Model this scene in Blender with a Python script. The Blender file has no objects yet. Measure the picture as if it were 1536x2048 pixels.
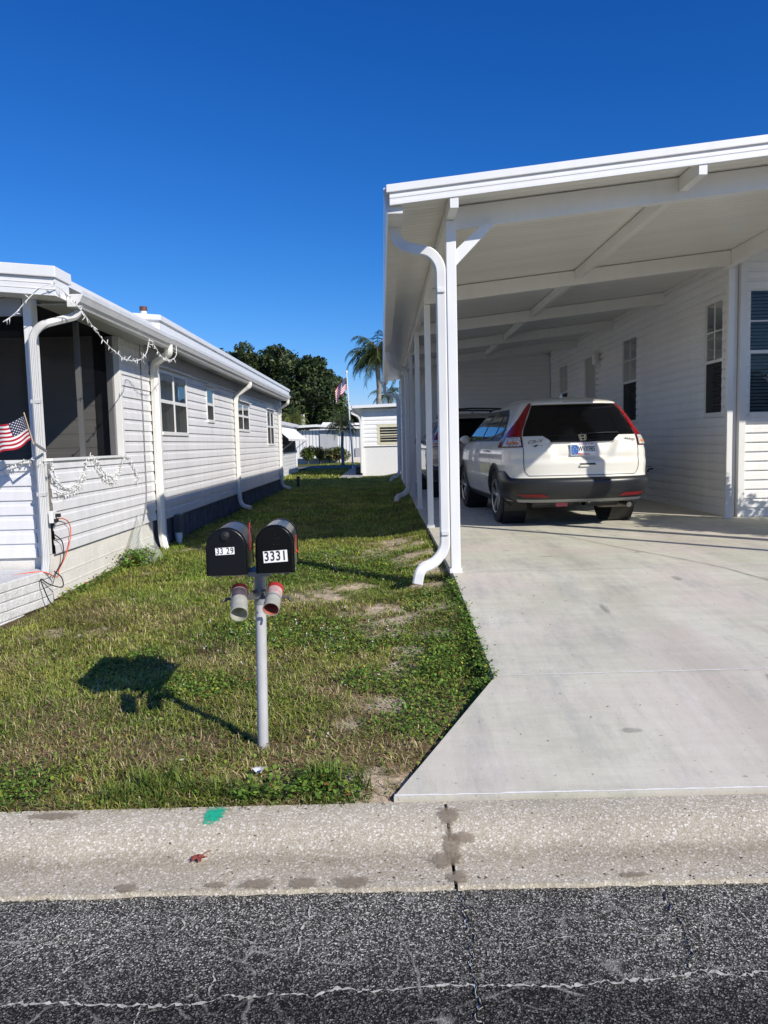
import bpy, bmesh, math, random
import numpy as np
from mathutils import Vector, Matrix
random.seed(7)
RNG = np.random.default_rng(11)
SC = bpy.context.scene
COL = SC.collection
OFF = {}          # world offset of every empty / mesh, so geometry can be given in world metres

# ------------------------------------------------------------------ materials
def nt_new(name):
    m = bpy.data.materials.new(name); m.use_nodes = True
    nt = m.node_tree
    b = nt.nodes['Principled BSDF']
    return m, nt, b

def N(nt, t, **kw):
    n = nt.nodes.new(t)
    for k, v in kw.items():
        if k.startswith('i_'): n.inputs[k[2:].replace('_', ' ')].default_value = v
        else: setattr(n, k, v)
    return n

def pos(nt, scale=(1, 1, 1)):
    g = N(nt, 'ShaderNodeNewGeometry')
    mp = N(nt, 'ShaderNodeMapping'); mp.inputs['Scale'].default_value = scale
    nt.links.new(g.outputs['Position'], mp.inputs['Vector'])
    return mp.outputs['Vector']

def noise(nt, vec, scale, detail=4, rough=.6):
    n = N(nt, 'ShaderNodeTexNoise'); n.inputs['Scale'].default_value = scale
    n.inputs['Detail'].default_value = detail; n.inputs['Roughness'].default_value = rough
    nt.links.new(vec, n.inputs['Vector'])
    return n.outputs['Fac']

def ramp(nt, fac, stops, interp='LINEAR'):
    r = N(nt, 'ShaderNodeValToRGB'); cr = r.color_ramp; cr.interpolation = interp
    while len(cr.elements) < len(stops): cr.elements.new(.5)
    for e, (p, c) in zip(cr.elements, stops):
        e.position = p; e.color = tuple(c) + (1,) if len(c) == 3 else c
    nt.links.new(fac, r.inputs['Fac'])
    return r.outputs['Color']

def mixc(nt, fac, a, b, mode='MIX'):
    m = N(nt, 'ShaderNodeMix', data_type='RGBA', blend_type=mode)
    for sock, val in ((m.inputs[0], fac), (m.inputs[6], a), (m.inputs[7], b)):
        if hasattr(val, 'links') or hasattr(val, 'node'): nt.links.new(val, sock)
        elif isinstance(val, (int, float)): sock.default_value = val
        else: sock.default_value = tuple(val) + (1,) if len(val) == 3 else val
    return m.outputs[2]

def bump(nt, b, h, strength=.3, dist=.01):
    n = N(nt, 'ShaderNodeBump'); n.inputs['Strength'].default_value = strength
    n.inputs['Distance'].default_value = dist
    nt.links.new(h, n.inputs['Height']); nt.links.new(n.outputs['Normal'], b.inputs['Normal'])
    return n

def pmat(name, col, rough=.5, var=.08, scale=2.5, bmp=0, bscale=60, metal=0, spec=.5, streak=0, coat=0, dirt=None, emit=None):
    m, nt, b = nt_new(name)
    v = pos(nt)
    f = noise(nt, v, scale)
    lo = tuple(max(0, c * (1 - var)) for c in col); hi = tuple(min(1, c * (1 + var)) for c in col)
    c = ramp(nt, f, [(.3, lo), (.7, hi)])
    if streak:
        s = noise(nt, pos(nt, (6, 6, .5)), 1.6, 5)
        c = mixc(nt, 1.0, c, ramp(nt, s, [(.35, (1 - streak,) * 3), (.6, (1, 1, 1))]), 'MULTIPLY')
    if dirt:
        s = noise(nt, v, dirt[1], 6, .7)
        c = mixc(nt, ramp(nt, s, [(dirt[2], (0, 0, 0)), (dirt[2] + .18, (1, 1, 1))]), c, dirt[0])
    nt.links.new(c, b.inputs['Base Color'])
    b.inputs['Roughness'].default_value = rough; b.inputs['Metallic'].default_value = metal
    b.inputs['Specular IOR Level'].default_value = spec
    if coat: b.inputs['Coat Weight'].default_value = coat; b.inputs['Coat Roughness'].default_value = .04
    if bmp: bump(nt, b, noise(nt, v, bscale, 5), bmp, .01)
    return m

def glassmat(name, tint=(.75, .82, .82), refl=.06, rough=.02, opac=0.0, opcol=(.02, .02, .025)):
    m, nt, b = nt_new(name)
    out = nt.nodes['Material Output']
    tr = N(nt, 'ShaderNodeBsdfTransparent'); tr.inputs[0].default_value = tint + (1,)
    df = N(nt, 'ShaderNodeBsdfDiffuse'); df.inputs[0].default_value = opcol + (1,)
    m1 = N(nt, 'ShaderNodeMixShader'); m1.inputs[0].default_value = opac
    nt.links.new(tr.outputs[0], m1.inputs[1]); nt.links.new(df.outputs[0], m1.inputs[2])
    gl = N(nt, 'ShaderNodeBsdfGlossy'); gl.inputs['Roughness'].default_value = rough
    fr = N(nt, 'ShaderNodeFresnel'); fr.inputs[0].default_value = 1.42
    # slight waviness of the panes
    bp = N(nt, 'ShaderNodeBump'); bp.inputs['Strength'].default_value = .04; bp.inputs['Distance'].default_value = .02
    nt.links.new(noise(nt, pos(nt), 2.5, 2), bp.inputs['Height']); nt.links.new(bp.outputs[0], gl.inputs['Normal'])
    mt = N(nt, 'ShaderNodeMath', operation='ADD'); mt.inputs[1].default_value = refl; mt.use_clamp = True
    nt.links.new(fr.outputs[0], mt.inputs[0])
    m2 = N(nt, 'ShaderNodeMixShader')
    nt.links.new(mt.outputs[0], m2.inputs[0]); nt.links.new(m1.outputs[0], m2.inputs[1]); nt.links.new(gl.outputs[0], m2.inputs[2])
    nt.links.new(m2.outputs[0], out.inputs['Surface'])
    nt.nodes.remove(b)
    return m

def colattr_mat(name, rough=.7, transl=.25, spec=.2):
    m, nt, b = nt_new(name)
    a = N(nt, 'ShaderNodeVertexColor', layer_name='Col')
    out = nt.nodes['Material Output']
    nt.links.new(a.outputs[0], b.inputs['Base Color'])
    b.inputs['Roughness'].default_value = rough; b.inputs['Specular IOR Level'].default_value = spec
    if transl:
        t = N(nt, 'ShaderNodeBsdfTranslucent'); nt.links.new(a.outputs[0], t.inputs[0])
        mx = N(nt, 'ShaderNodeMixShader'); mx.inputs[0].default_value = transl
        nt.links.new(b.outputs[0], mx.inputs[1]); nt.links.new(t.outputs[0], mx.inputs[2])
        nt.links.new(mx.outputs[0], out.inputs['Surface'])
    return m

# ------------------------------------------------------------------ mesh builder
class MB:
    def __init__(s): s.v = []; s.f = []; s.mi = []; s.cur = 0
    def add(s, vs, fs):
        o = len(s.v); s.v += [tuple(p) for p in vs]
        for f in fs: s.f.append([i + o for i in f]); s.mi.append(s.cur)
        return s
    def quad(s, a, b, c, d): return s.add([a, b, c, d], [(0, 1, 2, 3)])
    def poly(s, pts): return s.add(pts, [tuple(range(len(pts)))])
    def box(s, x0, x1, y0, y1, z0, z1):
        x0, x1 = sorted((x0, x1)); y0, y1 = sorted((y0, y1)); z0, z1 = sorted((z0, z1))
        vs = [(x0, y0, z0), (x1, y0, z0), (x1, y1, z0), (x0, y1, z0), (x0, y0, z1), (x1, y0, z1), (x1, y1, z1), (x0, y1, z1)]
        return s.add(vs, [(0, 3, 2, 1), (4, 5, 6, 7), (0, 1, 5, 4), (1, 2, 6, 5), (2, 3, 7, 6), (3, 0, 4, 7)])
    def hexa(s, vs): # 8 points like box
        return s.add(vs, [(0, 3, 2, 1), (4, 5, 6, 7), (0, 1, 5, 4), (1, 2, 6, 5), (2, 3, 7, 6), (3, 0, 4, 7)])
    def bar(s, a, b, w, h, up=(0, 0, 1)):
        a = Vector(a); b = Vector(b); d = (b - a).normalized(); up = Vector(up)
        sd = d.cross(up)
        if sd.length < 1e-4: sd = d.cross(Vector((0, 1, 0)))
        sd.normalize(); u = sd.cross(d).normalized()
        sd *= w / 2; u *= h / 2
        vs = [a - sd - u, a + sd - u, b + sd - u, b - sd - u, a - sd + u, a + sd + u, b + sd + u, b - sd + u]
        return s.hexa([tuple(q) for q in vs])
    def sweep(s, path, prof, side=None, caps=True, scales=None):
        """prof: closed list of (a,b); a along 'side', b along normal"""
        n = len(prof); rings = []
        P = [Vector(p) for p in path]; prev = None
        for i, p in enumerate(P):
            t = (P[min(i + 1, len(P) - 1)] - P[max(i - 1, 0)]).normalized()
            if side is not None: sd = Vector(side)
            else:
                sd = prev if prev is not None else (Vector((0, 0, 1)) if abs(t.z) < .9 else Vector((1, 0, 0)))
                sd = (sd - t * sd.dot(t))
            sd = (sd - t * sd.dot(t)).normalized(); prev = sd
            nn = t.cross(sd)
            k = scales[i] if scales else 1
            rings.append([p + sd * a * k + nn * b * k for a, b in prof])
        o = len(s.v)
        vs = [tuple(q) for r in rings for q in r]
        fs = []
        for i in range(len(P) - 1):
            for j in range(n):
                a = i * n + j; b2 = i * n + (j + 1) % n
                fs.append((a, b2, b2 + n, a + n))
        if caps: fs.append(tuple(range(n))[::-1]); fs.append(tuple(range((len(P) - 1) * n, len(P) * n)))
        return s.add(vs, fs)
    def tube(s, path, r, n=8, caps=True, radii=None):
        prof = [(math.cos(2 * math.pi * k / n) * r, math.sin(2 * math.pi * k / n) * r) for k in range(n)]
        return s.sweep(path, prof, None, caps, [q / r for q in radii] if radii else None)
    def lathe(s, prof, n=32, M=None, closed=False):
        """prof list of (r, h) around local Z; M maps to world"""
        M = M or Matrix.Identity(4); vs = []; fs = []; k = len(prof)
        for i in range(n):
            a = 2 * math.pi * i / n
            for r, h in prof: vs.append(tuple(M @ Vector((r * math.cos(a), r * math.sin(a), h))))
        for i in range(n):
            i2 = (i + 1) % n
            for j in range(k if closed else k - 1):
                j2 = (j + 1) % k
                fs.append((i * k + j, i2 * k + j, i2 * k + j2, i * k + j2))
        return s.add(vs, fs)
    def prism(s, poly, a, b):
        """poly: list of 3d points (planar); extruded by vector b-a (a ignored if None)"""
        d = Vector(b); n = len(poly)
        vs = [tuple(p) for p in poly] + [tuple(Vector(p) + d) for p in poly]
        fs = [tuple(range(n))[::-1], tuple(range(n, 2 * n))] + [(i, (i + 1) % n, n + (i + 1) % n, n + i) for i in range(n)]
        return s.add(vs, fs)
    def grid(s, rows):
        """rows: list of equal length lists of points"""
        m = len(rows[0]); vs = [p for r in rows for p in r]
        fs = [(i * m + j, i * m + j + 1, (i + 1) * m + j + 1, (i + 1) * m + j) for i in range(len(rows) - 1) for j in range(m - 1)]
        return s.add(vs, fs)
    def build(s, name, mats, parent=None, bevel=0, smooth=False, label=None, fix=True):
        off = OFF.get(parent.name, Vector()) if parent else Vector()
        me = bpy.data.meshes.new(name)
        me.from_pydata([(p[0] - off.x, p[1] - off.y, p[2] - off.z) for p in s.v], [], s.f)
        if not isinstance(mats, (list, tuple)): mats = [mats]
        for m in mats: me.materials.append(m)
        if len(mats) > 1: me.polygons.foreach_set('material_index', s.mi)
        if fix or bevel:
            bm = bmesh.new(); bm.from_mesh(me)
            if fix: bmesh.ops.recalc_face_normals(bm, faces=bm.faces)
            if bevel:
                es = [e for e in bm.edges if len(e.link_faces) == 2 and e.calc_face_angle(0) > .5]
                bmesh.ops.bevel(bm, geom=es, offset=bevel, segments=2, affect='EDGES', profile=.5, clamp_overlap=True)
            bm.to_mesh(me); bm.free()
        if smooth:
            me.polygons.foreach_set('use_smooth', [True] * len(me.polygons))
            if smooth != 'all':
                try: me.set_sharp_from_angle(angle=math.radians(35))
                except Exception: pass
        ob = bpy.data.objects.new(name, me); COL.objects.link(ob)
        if parent: ob.parent = parent; OFF[ob.name] = off
        else: OFF[ob.name] = Vector()
        if label: ob['label'] = label
        return ob

def rebase(ob, loc):
    """give a top-level mesh an origin at its base"""
    loc = Vector(loc); ob.data.transform(Matrix.Translation(-loc)); ob.location = loc; OFF[ob.name] = loc
    return ob

def thing(name, label, cat, loc=(0, 0, 0), group=None):
    o = bpy.data.objects.new(name, None); COL.objects.link(o); o.empty_display_size = .2
    o.location = loc; OFF[o.name] = Vector(loc)
    o['label'] = label; o['category'] = cat
    if group: o['group'] = group
    return o
def tag(o, label, cat, group=None):
    o['label'] = label; o['category'] = cat
    if group: o['group'] = group
    return o
def struct(o): o['kind'] = 'structure'; return o
def stuff(o, label, cat): o['kind'] = 'stuff'; o['label'] = label; o['category'] = cat; return o

def crom(pts, k=6):
    P = [Vector(p) for p in pts]; out = []
    for i in range(len(P) - 1):
        p0 = P[max(i - 1, 0)]; p1 = P[i]; p2 = P[i + 1]; p3 = P[min(i + 2, len(P) - 1)]
        for j in range(k):
            t = j / k
            out.append(.5 * ((2 * p1) + (p2 - p0) * t + (2 * p0 - 5 * p1 + 4 * p2 - p3) * t * t + (3 * p1 - p0 - 3 * p2 + p3) * t ** 3))
    out.append(P[-1]); return out

def text_mesh(txt, size, M, extrude=.0004, sx=1.0, bold=0.0, shear=0):
    """text centred in local XY, as (verts, faces) transformed by M"""
    cu = bpy.data.curves.new('lettering', 'FONT'); cu.body = txt; cu.size = size
    cu.align_x = 'CENTER'; cu.align_y = 'CENTER'; cu.extrude = extrude; cu.offset = bold; cu.shear = shear
    cu.resolution_u = 3
    o = bpy.data.objects.new('lettering', cu); COL.objects.link(o)
    dg = bpy.context.evaluated_depsgraph_get(); dg.update()
    me = bpy.data.meshes.new_from_object(o.evaluated_get(dg))
    vs = [tuple(M @ Vector((v.co.x * sx, v.co.y, v.co.z))) for v in me.vertices]
    fs = [tuple(p.vertices) for p in me.polygons]
    bpy.data.objects.remove(o); bpy.data.curves.remove(cu); bpy.data.meshes.remove(me)
    return vs, fs

def np_mesh(name, V, F, C, mat, parent=None):
    """V (n,3), F (m,k) equal sized faces, C (n,3) point colours"""
    me = bpy.data.meshes.new(name); k = F.shape[1]
    off = OFF.get(parent.name, Vector()) if parent else Vector()
    V = V - np.array(off)[None]
    me.vertices.add(len(V)); me.vertices.foreach_set('co', V.astype(np.float32).ravel())
    me.loops.add(F.size); me.loops.foreach_set('vertex_index', F.astype(np.int32).ravel())
    me.polygons.add(len(F)); me.polygons.foreach_set('loop_start', np.arange(0, F.size, k, dtype=np.int32))
    me.polygons.foreach_set('loop_total', np.full(len(F), k, dtype=np.int32))
    me.update(calc_edges=True); me.validate()
    if C is not None:
        a = me.attributes.new('Col', 'FLOAT_COLOR', 'POINT')
        a.data.foreach_set('color', np.concatenate([C, np.ones((len(C), 1))], 1).astype(np.float32).ravel())
    me.materials.append(mat)
    ob = bpy.data.objects.new(name, me); COL.objects.link(ob)
    if parent: ob.parent = parent
    OFF[ob.name] = off
    return ob

def vnoise(x, y, s, seed=0):
    """smooth value noise, vectorised, 0..1"""
    x = np.asarray(x) * s; y = np.asarray(y) * s
    xi = np.floor(x).astype(np.int64); yi = np.floor(y).astype(np.int64); xf = x - xi; yf = y - yi
    def h(a, b):
        n = (a * 374761393 + b * 668265263 + seed * 974711) & 0x7fffffff
        n = ((n ^ (n >> 13)) * 1274126177) & 0x7fffffff
        return ((n ^ (n >> 16)) & 0xffff) / 65535.
    u = xf * xf * (3 - 2 * xf); v = yf * yf * (3 - 2 * yf)
    return (h(xi, yi) * (1 - u) + h(xi + 1, yi) * u) * (1 - v) + (h(xi, yi + 1) * (1 - u) + h(xi + 1, yi + 1) * u) * v
def fbm(x, y, s, seed=0, o=4):
    r = 0; a = .5; t = 0
    for k in range(o): r = r + a * vnoise(x, y, s * 2 ** k, seed + k * 17); t += a; a *= .55
    return r / t

# ------------------------------------------------------------------ shared materials
M = {}
M['vinyl_left'] = pmat('vinyl_siding_grey_white', (.79, .785, .79), .42, .04, 1.2, streak=.10, dirt=((.58, .58, .59), 1.3, .60))
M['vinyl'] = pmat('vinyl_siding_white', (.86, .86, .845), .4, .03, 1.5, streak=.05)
M['trim'] = pmat('white_trim', (.79, .79, .77), .35, .03, 2, streak=.04)
M['alu'] = pmat('white_painted_aluminium', (.81, .81, .795), .3, .025, 3, streak=.03)
M['gutter'] = pmat('gutter_white_paint', (.72, .72, .71), .33, .05, 1.4, streak=.08, dirt=((.45, .44, .40), 3.5, .64))
M['cream_pipe'] = pmat('cream_downspout_paint', (.80, .795, .735), .38, .05, 3, streak=.06)
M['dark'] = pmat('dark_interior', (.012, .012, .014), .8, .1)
M['foundation'] = pmat('blue_grey_skirting', (.115, .12, .145), .8, .35, 5, bmp=.5, bscale=25, streak=.3)
M['stucco'] = pmat('cream_stucco', (.76, .73, .67), .85, .08, 6, bmp=.5, bscale=90, dirt=((.58, .55, .48), 2.5, .58))
M['black'] = pmat('black_plastic', (.015, .015, .016), .45, .2)
M['rubber'] = pmat('rubber', (.022, .022, .023), .8, .25, 8)
M['chrome'] = pmat('chrome', (.75, .76, .78), .1, .02, metal=1)
M['galv'] = pmat('galvanised_steel', (.30, .31, .31), .45, .15, 14, metal=.35)
M['red'] = pmat('red_paint', (.55, .02, .025), .35, .1)
M['white'] = pmat('white_vinyl_sticker', (.82, .82, .81), .4, .03, 20)
M['ink'] = pmat('black_ink', (.012, .012, .014), .5, .05)
M['glass'] = glassmat('window_glass', refl=.0)
M['glass_bright'] = glassmat('reflective_window_glass', (.6, .7, .7), refl=.16)
def screenmat(name, col, fac):
    m, nt, b = nt_new(name); out = nt.nodes['Material Output']
    tr = N(nt, 'ShaderNodeBsdfTransparent'); mx = N(nt, 'ShaderNodeMixShader'); mx.inputs[0].default_value = fac
    b.inputs['Base Color'].default_value = col + (1,); b.inputs['Roughness'].default_value = .8; b.inputs['Specular IOR Level'].default_value = .1
    nt.links.new(tr.outputs[0], mx.inputs[1]); nt.links.new(b.outputs[0], mx.inputs[2]); nt.links.new(mx.outputs[0], out.inputs['Surface'])
    return m
M['glass_dark'] = screenmat('window_insect_screen', (.045, .045, .048), .8)
M['blind'] = pmat('window_blind', (.22, .25, .26), .7, .06)
M['orange'] = pmat('orange_cord', (.75, .10, .03), .5, .08)
# ================================================================== SETTING
def zl(y): return np.interp(y, [2.86, 3.4, 4.1, 6, 8, 12], [.085, .13, .17, .24, .27, .28])
SANDB = [(-.54, 6.26, .20), (-.36, 6.60, .22), (.18, 8.75, .28), (.13, 9.35, .22), (-.21, 3.63, .075), (-.10, 5.71, .17), (.02, 5.1, .15), (.33, 6.46, .2),
         (.16, 4.72, .10), (.42, 6.95, .2), (.40, 5.55, .10), (.30, 4.95, .10), (.05, 4.45, .11), (-.05, 3.9, .09), (.33, 8.0, .2), (-.13, 2.95, .12), (-.02, 3.05, .10), (.1, 5.4, .13), (.38, 7.5, .16)]
DEADB = [(-1.08, 3.36, .20), (-.08, 3.87, .18), (.03, 3.4, .15), (-.21, 4.1, .22), (-.91, 3.4, .15), (-1.63, 3.38, .2), (-.06, 3.09, .14), (-.5, 3.38, .1), (-1.9, 3.1, .2)]
CLOVB = [(-.46, 5.15, .42), (-.73, 5.3, .35), (-1.1, 4.18, .22), (-.29, 3.05, .12), (.37, 4.46, .28), (.27, 3.91, .28), (.28, 5.4, .3), (.45, 4.9, .25),
         (-.39, 8.3, .45), (-.67, 7.83, .4), (.35, 6.0, .22), (.0, 7.5, .4), (-.2, 4.9, .3), (.1, 3.6, .18), (.05, 4.2, .25)]
def blob(x, y, L, sharp=2.0, wob=.35, seed=3):
    m = np.zeros_like(x)
    w = (fbm(x, y, 5.0, seed) - .5) * 2 * wob + (fbm(x, y, 17.0, seed + 5) - .5) * wob * 1.4
    for bx, by, r in L:
        d = np.hypot((x - bx) * (.8), (y - by)) / r + w
        m = np.maximum(m, np.clip((1.15 - d) * sharp, 0, 1))
    return m
def sandmask(x, y):
    m = np.maximum(blob(x, y, [(a, b, c * 1.3) for a, b, c in SANDB], 1.5, .75, 33), np.clip((fbm(x, y, 1.7, 40) - .70) * 9, 0, .8) * (y > 3.2) * (y < 12))
    return m * np.clip((fbm(x, y, 11, 51, 3) - .20) * 5, 0, 1)
def deadmask(x, y): return np.maximum(blob(x, y, DEADB, 1.5, .5, 8), np.clip((fbm(x, y, 1.3, 22) - .47 + .07 * (y < 4.0) + .06 * ((x > -.5) & (y < 5))) * 4.0, 0, 1))
def clovmask(x, y): return np.maximum(blob(x, y, CLOVB, 2.0, .5, 14), np.clip((fbm(x, y, 1.3, 61) - .63) * 9, 0, 1) * (x > -1.9))
def slab_left(y): return np.where(y < 2.95, .025, np.where(y < 4.0, .025 + (y - 2.95) / 1.05 * .54, .565))
def lawn_z(x, y):
    h = (fbm(x, y, 1.2, 5) - .5) * .05 + (fbm(x, y, 6, 6) - .5) * .018
    k = np.clip((y - 2.9) / .4, 0, 1)
    up = .085 * np.exp(-((x - .57) / .35) ** 2) * np.clip((y - 4.0) / 1.2, 0, 1)
    lip = -.012 * np.exp(-(np.maximum(slab_left(y) - x, 0) / .05) ** 2)
    return zl(y) + h * k * np.where(y < 20, 1, .6) + up + lip

# lawn sheet: fine near the camera, coarse to the horizon
def axis(segs):
    out = []
    for a, b, n in segs: out += list(np.linspace(a, b, n, endpoint=False))
    out.append(segs[-1][1]); return np.array(out)
xs = axis([(-400, -40, 8), (-40, -6, 12), (-6, -3, 20), (-3, .7, 120), (.7, 8, 20), (8, 40, 10), (40, 400, 8)])
ys = axis([(2.885, 6, 110), (6, 12, 90), (12, 30, 60), (30, 100, 40), (100, 900, 12)])
gx, gy = np.meshgrid(xs, ys)
gz = lawn_z(gx, gy)
inslab = (gx > slab_left(gy) + .03) & (gx < 4.54) & (gy < 24)
gz = np.where(inslab, gz - .25, gz)
V = np.stack([gx, gy, gz], -1).reshape(-1, 3)
nx, ny = len(xs), len(ys)
ii, jj = np.meshgrid(np.arange(ny - 1), np.arange(nx - 1), indexing='ij')
a = (ii * nx + jj).ravel(); F = np.stack([a, a + 1, a + nx + 1, a + nx], 1)
sm = sandmask(gx, gy).ravel(); dm = deadmask(gx, gy).ravel()
soil = np.array([.060, .048, .026]); sand = np.array([.62, .52, .41]); dead = np.array([.30, .225, .14]); turf = np.array([.12, .135, .036])
far = np.clip((gy.ravel() - 9) / 14, 0, 1)[:, None]
C = soil + (dead - soil) * (dm * .7)[:, None]
C = C * (1 - far) + turf * far
C = C + (sand - C) * (np.clip(sm, 0, 1) * np.clip(1 - far[:, 0], 0, 1))[:, None]
mg, nt, b = nt_new('lawn_soil')
at = N(nt, 'ShaderNodeVertexColor', layer_name='Col')
pv = pos(nt)
n1 = noise(nt, pv, 35, 6, .75); n2 = noise(nt, pv, 4, 5)
c = mixc(nt, 1.0, at.outputs[0], ramp(nt, n1, [(.3, (.45, .45, .42)), (.62, (1.35, 1.3, 1.25))]), 'MULTIPLY')
c = mixc(nt, 1.0, c, ramp(nt, n2, [(.3, (.75, .8, .7)), (.7, (1.2, 1.15, 1.1))]), 'MULTIPLY')
nt.links.new(c, b.inputs['Base Color']); b.inputs['Roughness'].default_value = .95; b.inputs['Specular IOR Level'].default_value = .1
bump(nt, b, noise(nt, pv, 60, 6, .8), .8, .02)
lawn = struct(np_mesh('lawn', V, F, C, mg))
lawn.data.polygons.foreach_set('use_smooth', [True] * len(lawn.data.polygons))

# road
mr, nt, b = nt_new('asphalt')
pv = pos(nt)
big = noise(nt, pv, 1.6, 4); 
vo = N(nt, 'ShaderNodeTexVoronoi'); vo.inputs['Scale'].default_value = 240; vo.inputs['Randomness'].default_value = 1
nt.links.new(pv, vo.inputs['Vector'])
sp = N(nt, 'ShaderNodeSeparateColor'); nt.links.new(vo.outputs['Color'], sp.inputs[0])
stone = ramp(nt, sp.outputs[0], [(0, (.018, .0172, .016)), (.42, (.038, .0365, .033)), (.60, (.17, .163, .145)), (.82, (.40, .385, .345)), (1, (.92, .89, .80))])
n3 = noise(nt, pv, 75, 5, .8)
c = mixc(nt, ramp(nt, n3, [(.38, (0, 0, 0)), (.56, (1, 1, 1))]), (.036, .0345, .032), stone)
# darker sealed band along the crown of the lane, and lighter worn patches
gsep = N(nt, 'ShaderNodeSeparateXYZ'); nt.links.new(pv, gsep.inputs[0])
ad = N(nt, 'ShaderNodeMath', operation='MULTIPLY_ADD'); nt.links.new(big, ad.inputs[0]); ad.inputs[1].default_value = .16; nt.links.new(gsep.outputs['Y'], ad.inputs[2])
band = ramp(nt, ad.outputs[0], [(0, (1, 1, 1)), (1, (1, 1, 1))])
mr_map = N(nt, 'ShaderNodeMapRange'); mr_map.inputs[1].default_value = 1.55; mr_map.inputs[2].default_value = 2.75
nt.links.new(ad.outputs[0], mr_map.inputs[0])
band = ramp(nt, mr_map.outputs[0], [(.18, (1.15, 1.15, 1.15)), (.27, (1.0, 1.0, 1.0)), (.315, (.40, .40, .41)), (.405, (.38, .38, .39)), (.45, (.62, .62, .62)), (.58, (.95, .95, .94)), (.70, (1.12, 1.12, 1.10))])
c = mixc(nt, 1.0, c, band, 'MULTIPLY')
c = mixc(nt, 1.0, c, ramp(nt, big, [(.3, (.72, .72, .72)), (.7, (1.25, 1.24, 1.22))]), 'MULTIPLY')
mid = noise(nt, pos(nt, (1, 2.2, 1)), 6, 6, .75); c = mixc(nt, 1.0, c, ramp(nt, mid, [(.32, (.80, .80, .80)), (.64, (1.22, 1.21, 1.18))]), 'MULTIPLY')
# network of fine sand-filled cracks, broken up by noise
dn = N(nt, 'ShaderNodeTexNoise'); dn.inputs['Scale'].default_value = 7; dn.inputs['Detail'].default_value = 5; nt.links.new(pv, dn.inputs['Vector'])
dm_ = mixc(nt, .09, pv, dn.outputs['Color'], 'ADD')
for sc_, wd_, lo_ in ((2.6, .016, .50), (6.5, .030, .56)):
    ve = N(nt, 'ShaderNodeTexVoronoi', feature='DISTANCE_TO_EDGE'); ve.inputs['Scale'].default_value = sc_; nt.links.new(dm_, ve.inputs['Vector'])
    line = ramp(nt, ve.outputs['Distance'], [(0, (1, 1, 1)), (wd_, (0, 0, 0))]); brk = ramp(nt, noise(nt, pv, 4.5, 5, .7), [(lo_ - .06, (0, 0, 0)), (lo_ + .10, (.75, .75, .75))])
    c = mixc(nt, mixc(nt, 1.0, line, brk, 'MULTIPLY'), c, (.44, .42, .365))
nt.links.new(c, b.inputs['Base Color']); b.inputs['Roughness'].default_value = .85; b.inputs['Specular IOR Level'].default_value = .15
bump(nt, b, vo.outputs['Distance'], .6, .004)
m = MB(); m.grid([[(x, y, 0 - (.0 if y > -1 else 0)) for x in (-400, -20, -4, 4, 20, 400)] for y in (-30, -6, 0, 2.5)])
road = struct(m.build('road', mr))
# far side of the street: a lawn behind the camera
m = MB(); m.grid([[(x, y, z) for x in (-400, 400)] for y, z in ((-400, .1), (-30, .1), (-6.2, .08))])
struct(m.build('verge', pmat('far_verge', (.09, .10, .035), .9, .2, 3)))

# cracks in the road (part of the road, one ribbon mesh each)
mcr = pmat('crack_filling', (.52, .495, .43), .95, .5, 90, spec=.05)
mcd = pmat('open_crack', (.018, .016, .013), .95, .2, spec=0)
CR = [([(-1.3, 1.965), (-1.076, 1.969), (-.977, 1.96), (-.801, 1.959), (-.665, 1.955), (-.53, 1.958), (-.395, 1.961), (-.262, 1.983), (-.125, 1.988), (.082, 2.003), (.219, 1.994), (.359, 2.007), (.497, 2.004), (.706, 2.011), (.851, 2.024), (1.3, 2.03)], .006, 0),
      ([(.241, 2.46), (.235, 2.322), (.236, 2.199), (.211, 2.046), (.22, 1.948), (.216, 1.8)], .006, 1),
      ([(-.278, 2.452), (-.271, 2.342), (-.287, 2.218), (-.292, 2.127)], .005, 0),
      ([(-.668, 2.44), (-.659, 2.306), (-.628, 2.231)], .004, 0),
      ([(-.523, 2.114), (-.519, 2.031), (-.515, 1.963)], .005, 0),
      ([(.927, 2.475), (.894, 2.323), (.892, 2.198), (.887, 2.129), (.823, 2.03)], .005, 1),
      ([(-.679, 1.959), (-.691, 1.85)], .005, 0), ([(-.827, 2.287), (-.936, 2.129), (-1.032, 1.975)], .003, 0),
      ([(-.6, 2.23), (-.42, 2.2), (-.32, 2.22)], .003, 0), ([(-.95, 2.33), (-1.1, 2.2), (-1.2, 2.05)], .003, 0), ([(.3, 2.1), (.55, 2.2), (.9, 2.2)], .003, 0),
      ([(1.1, 2.46), (1.08, 2.2)], .003, 0)]
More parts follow.
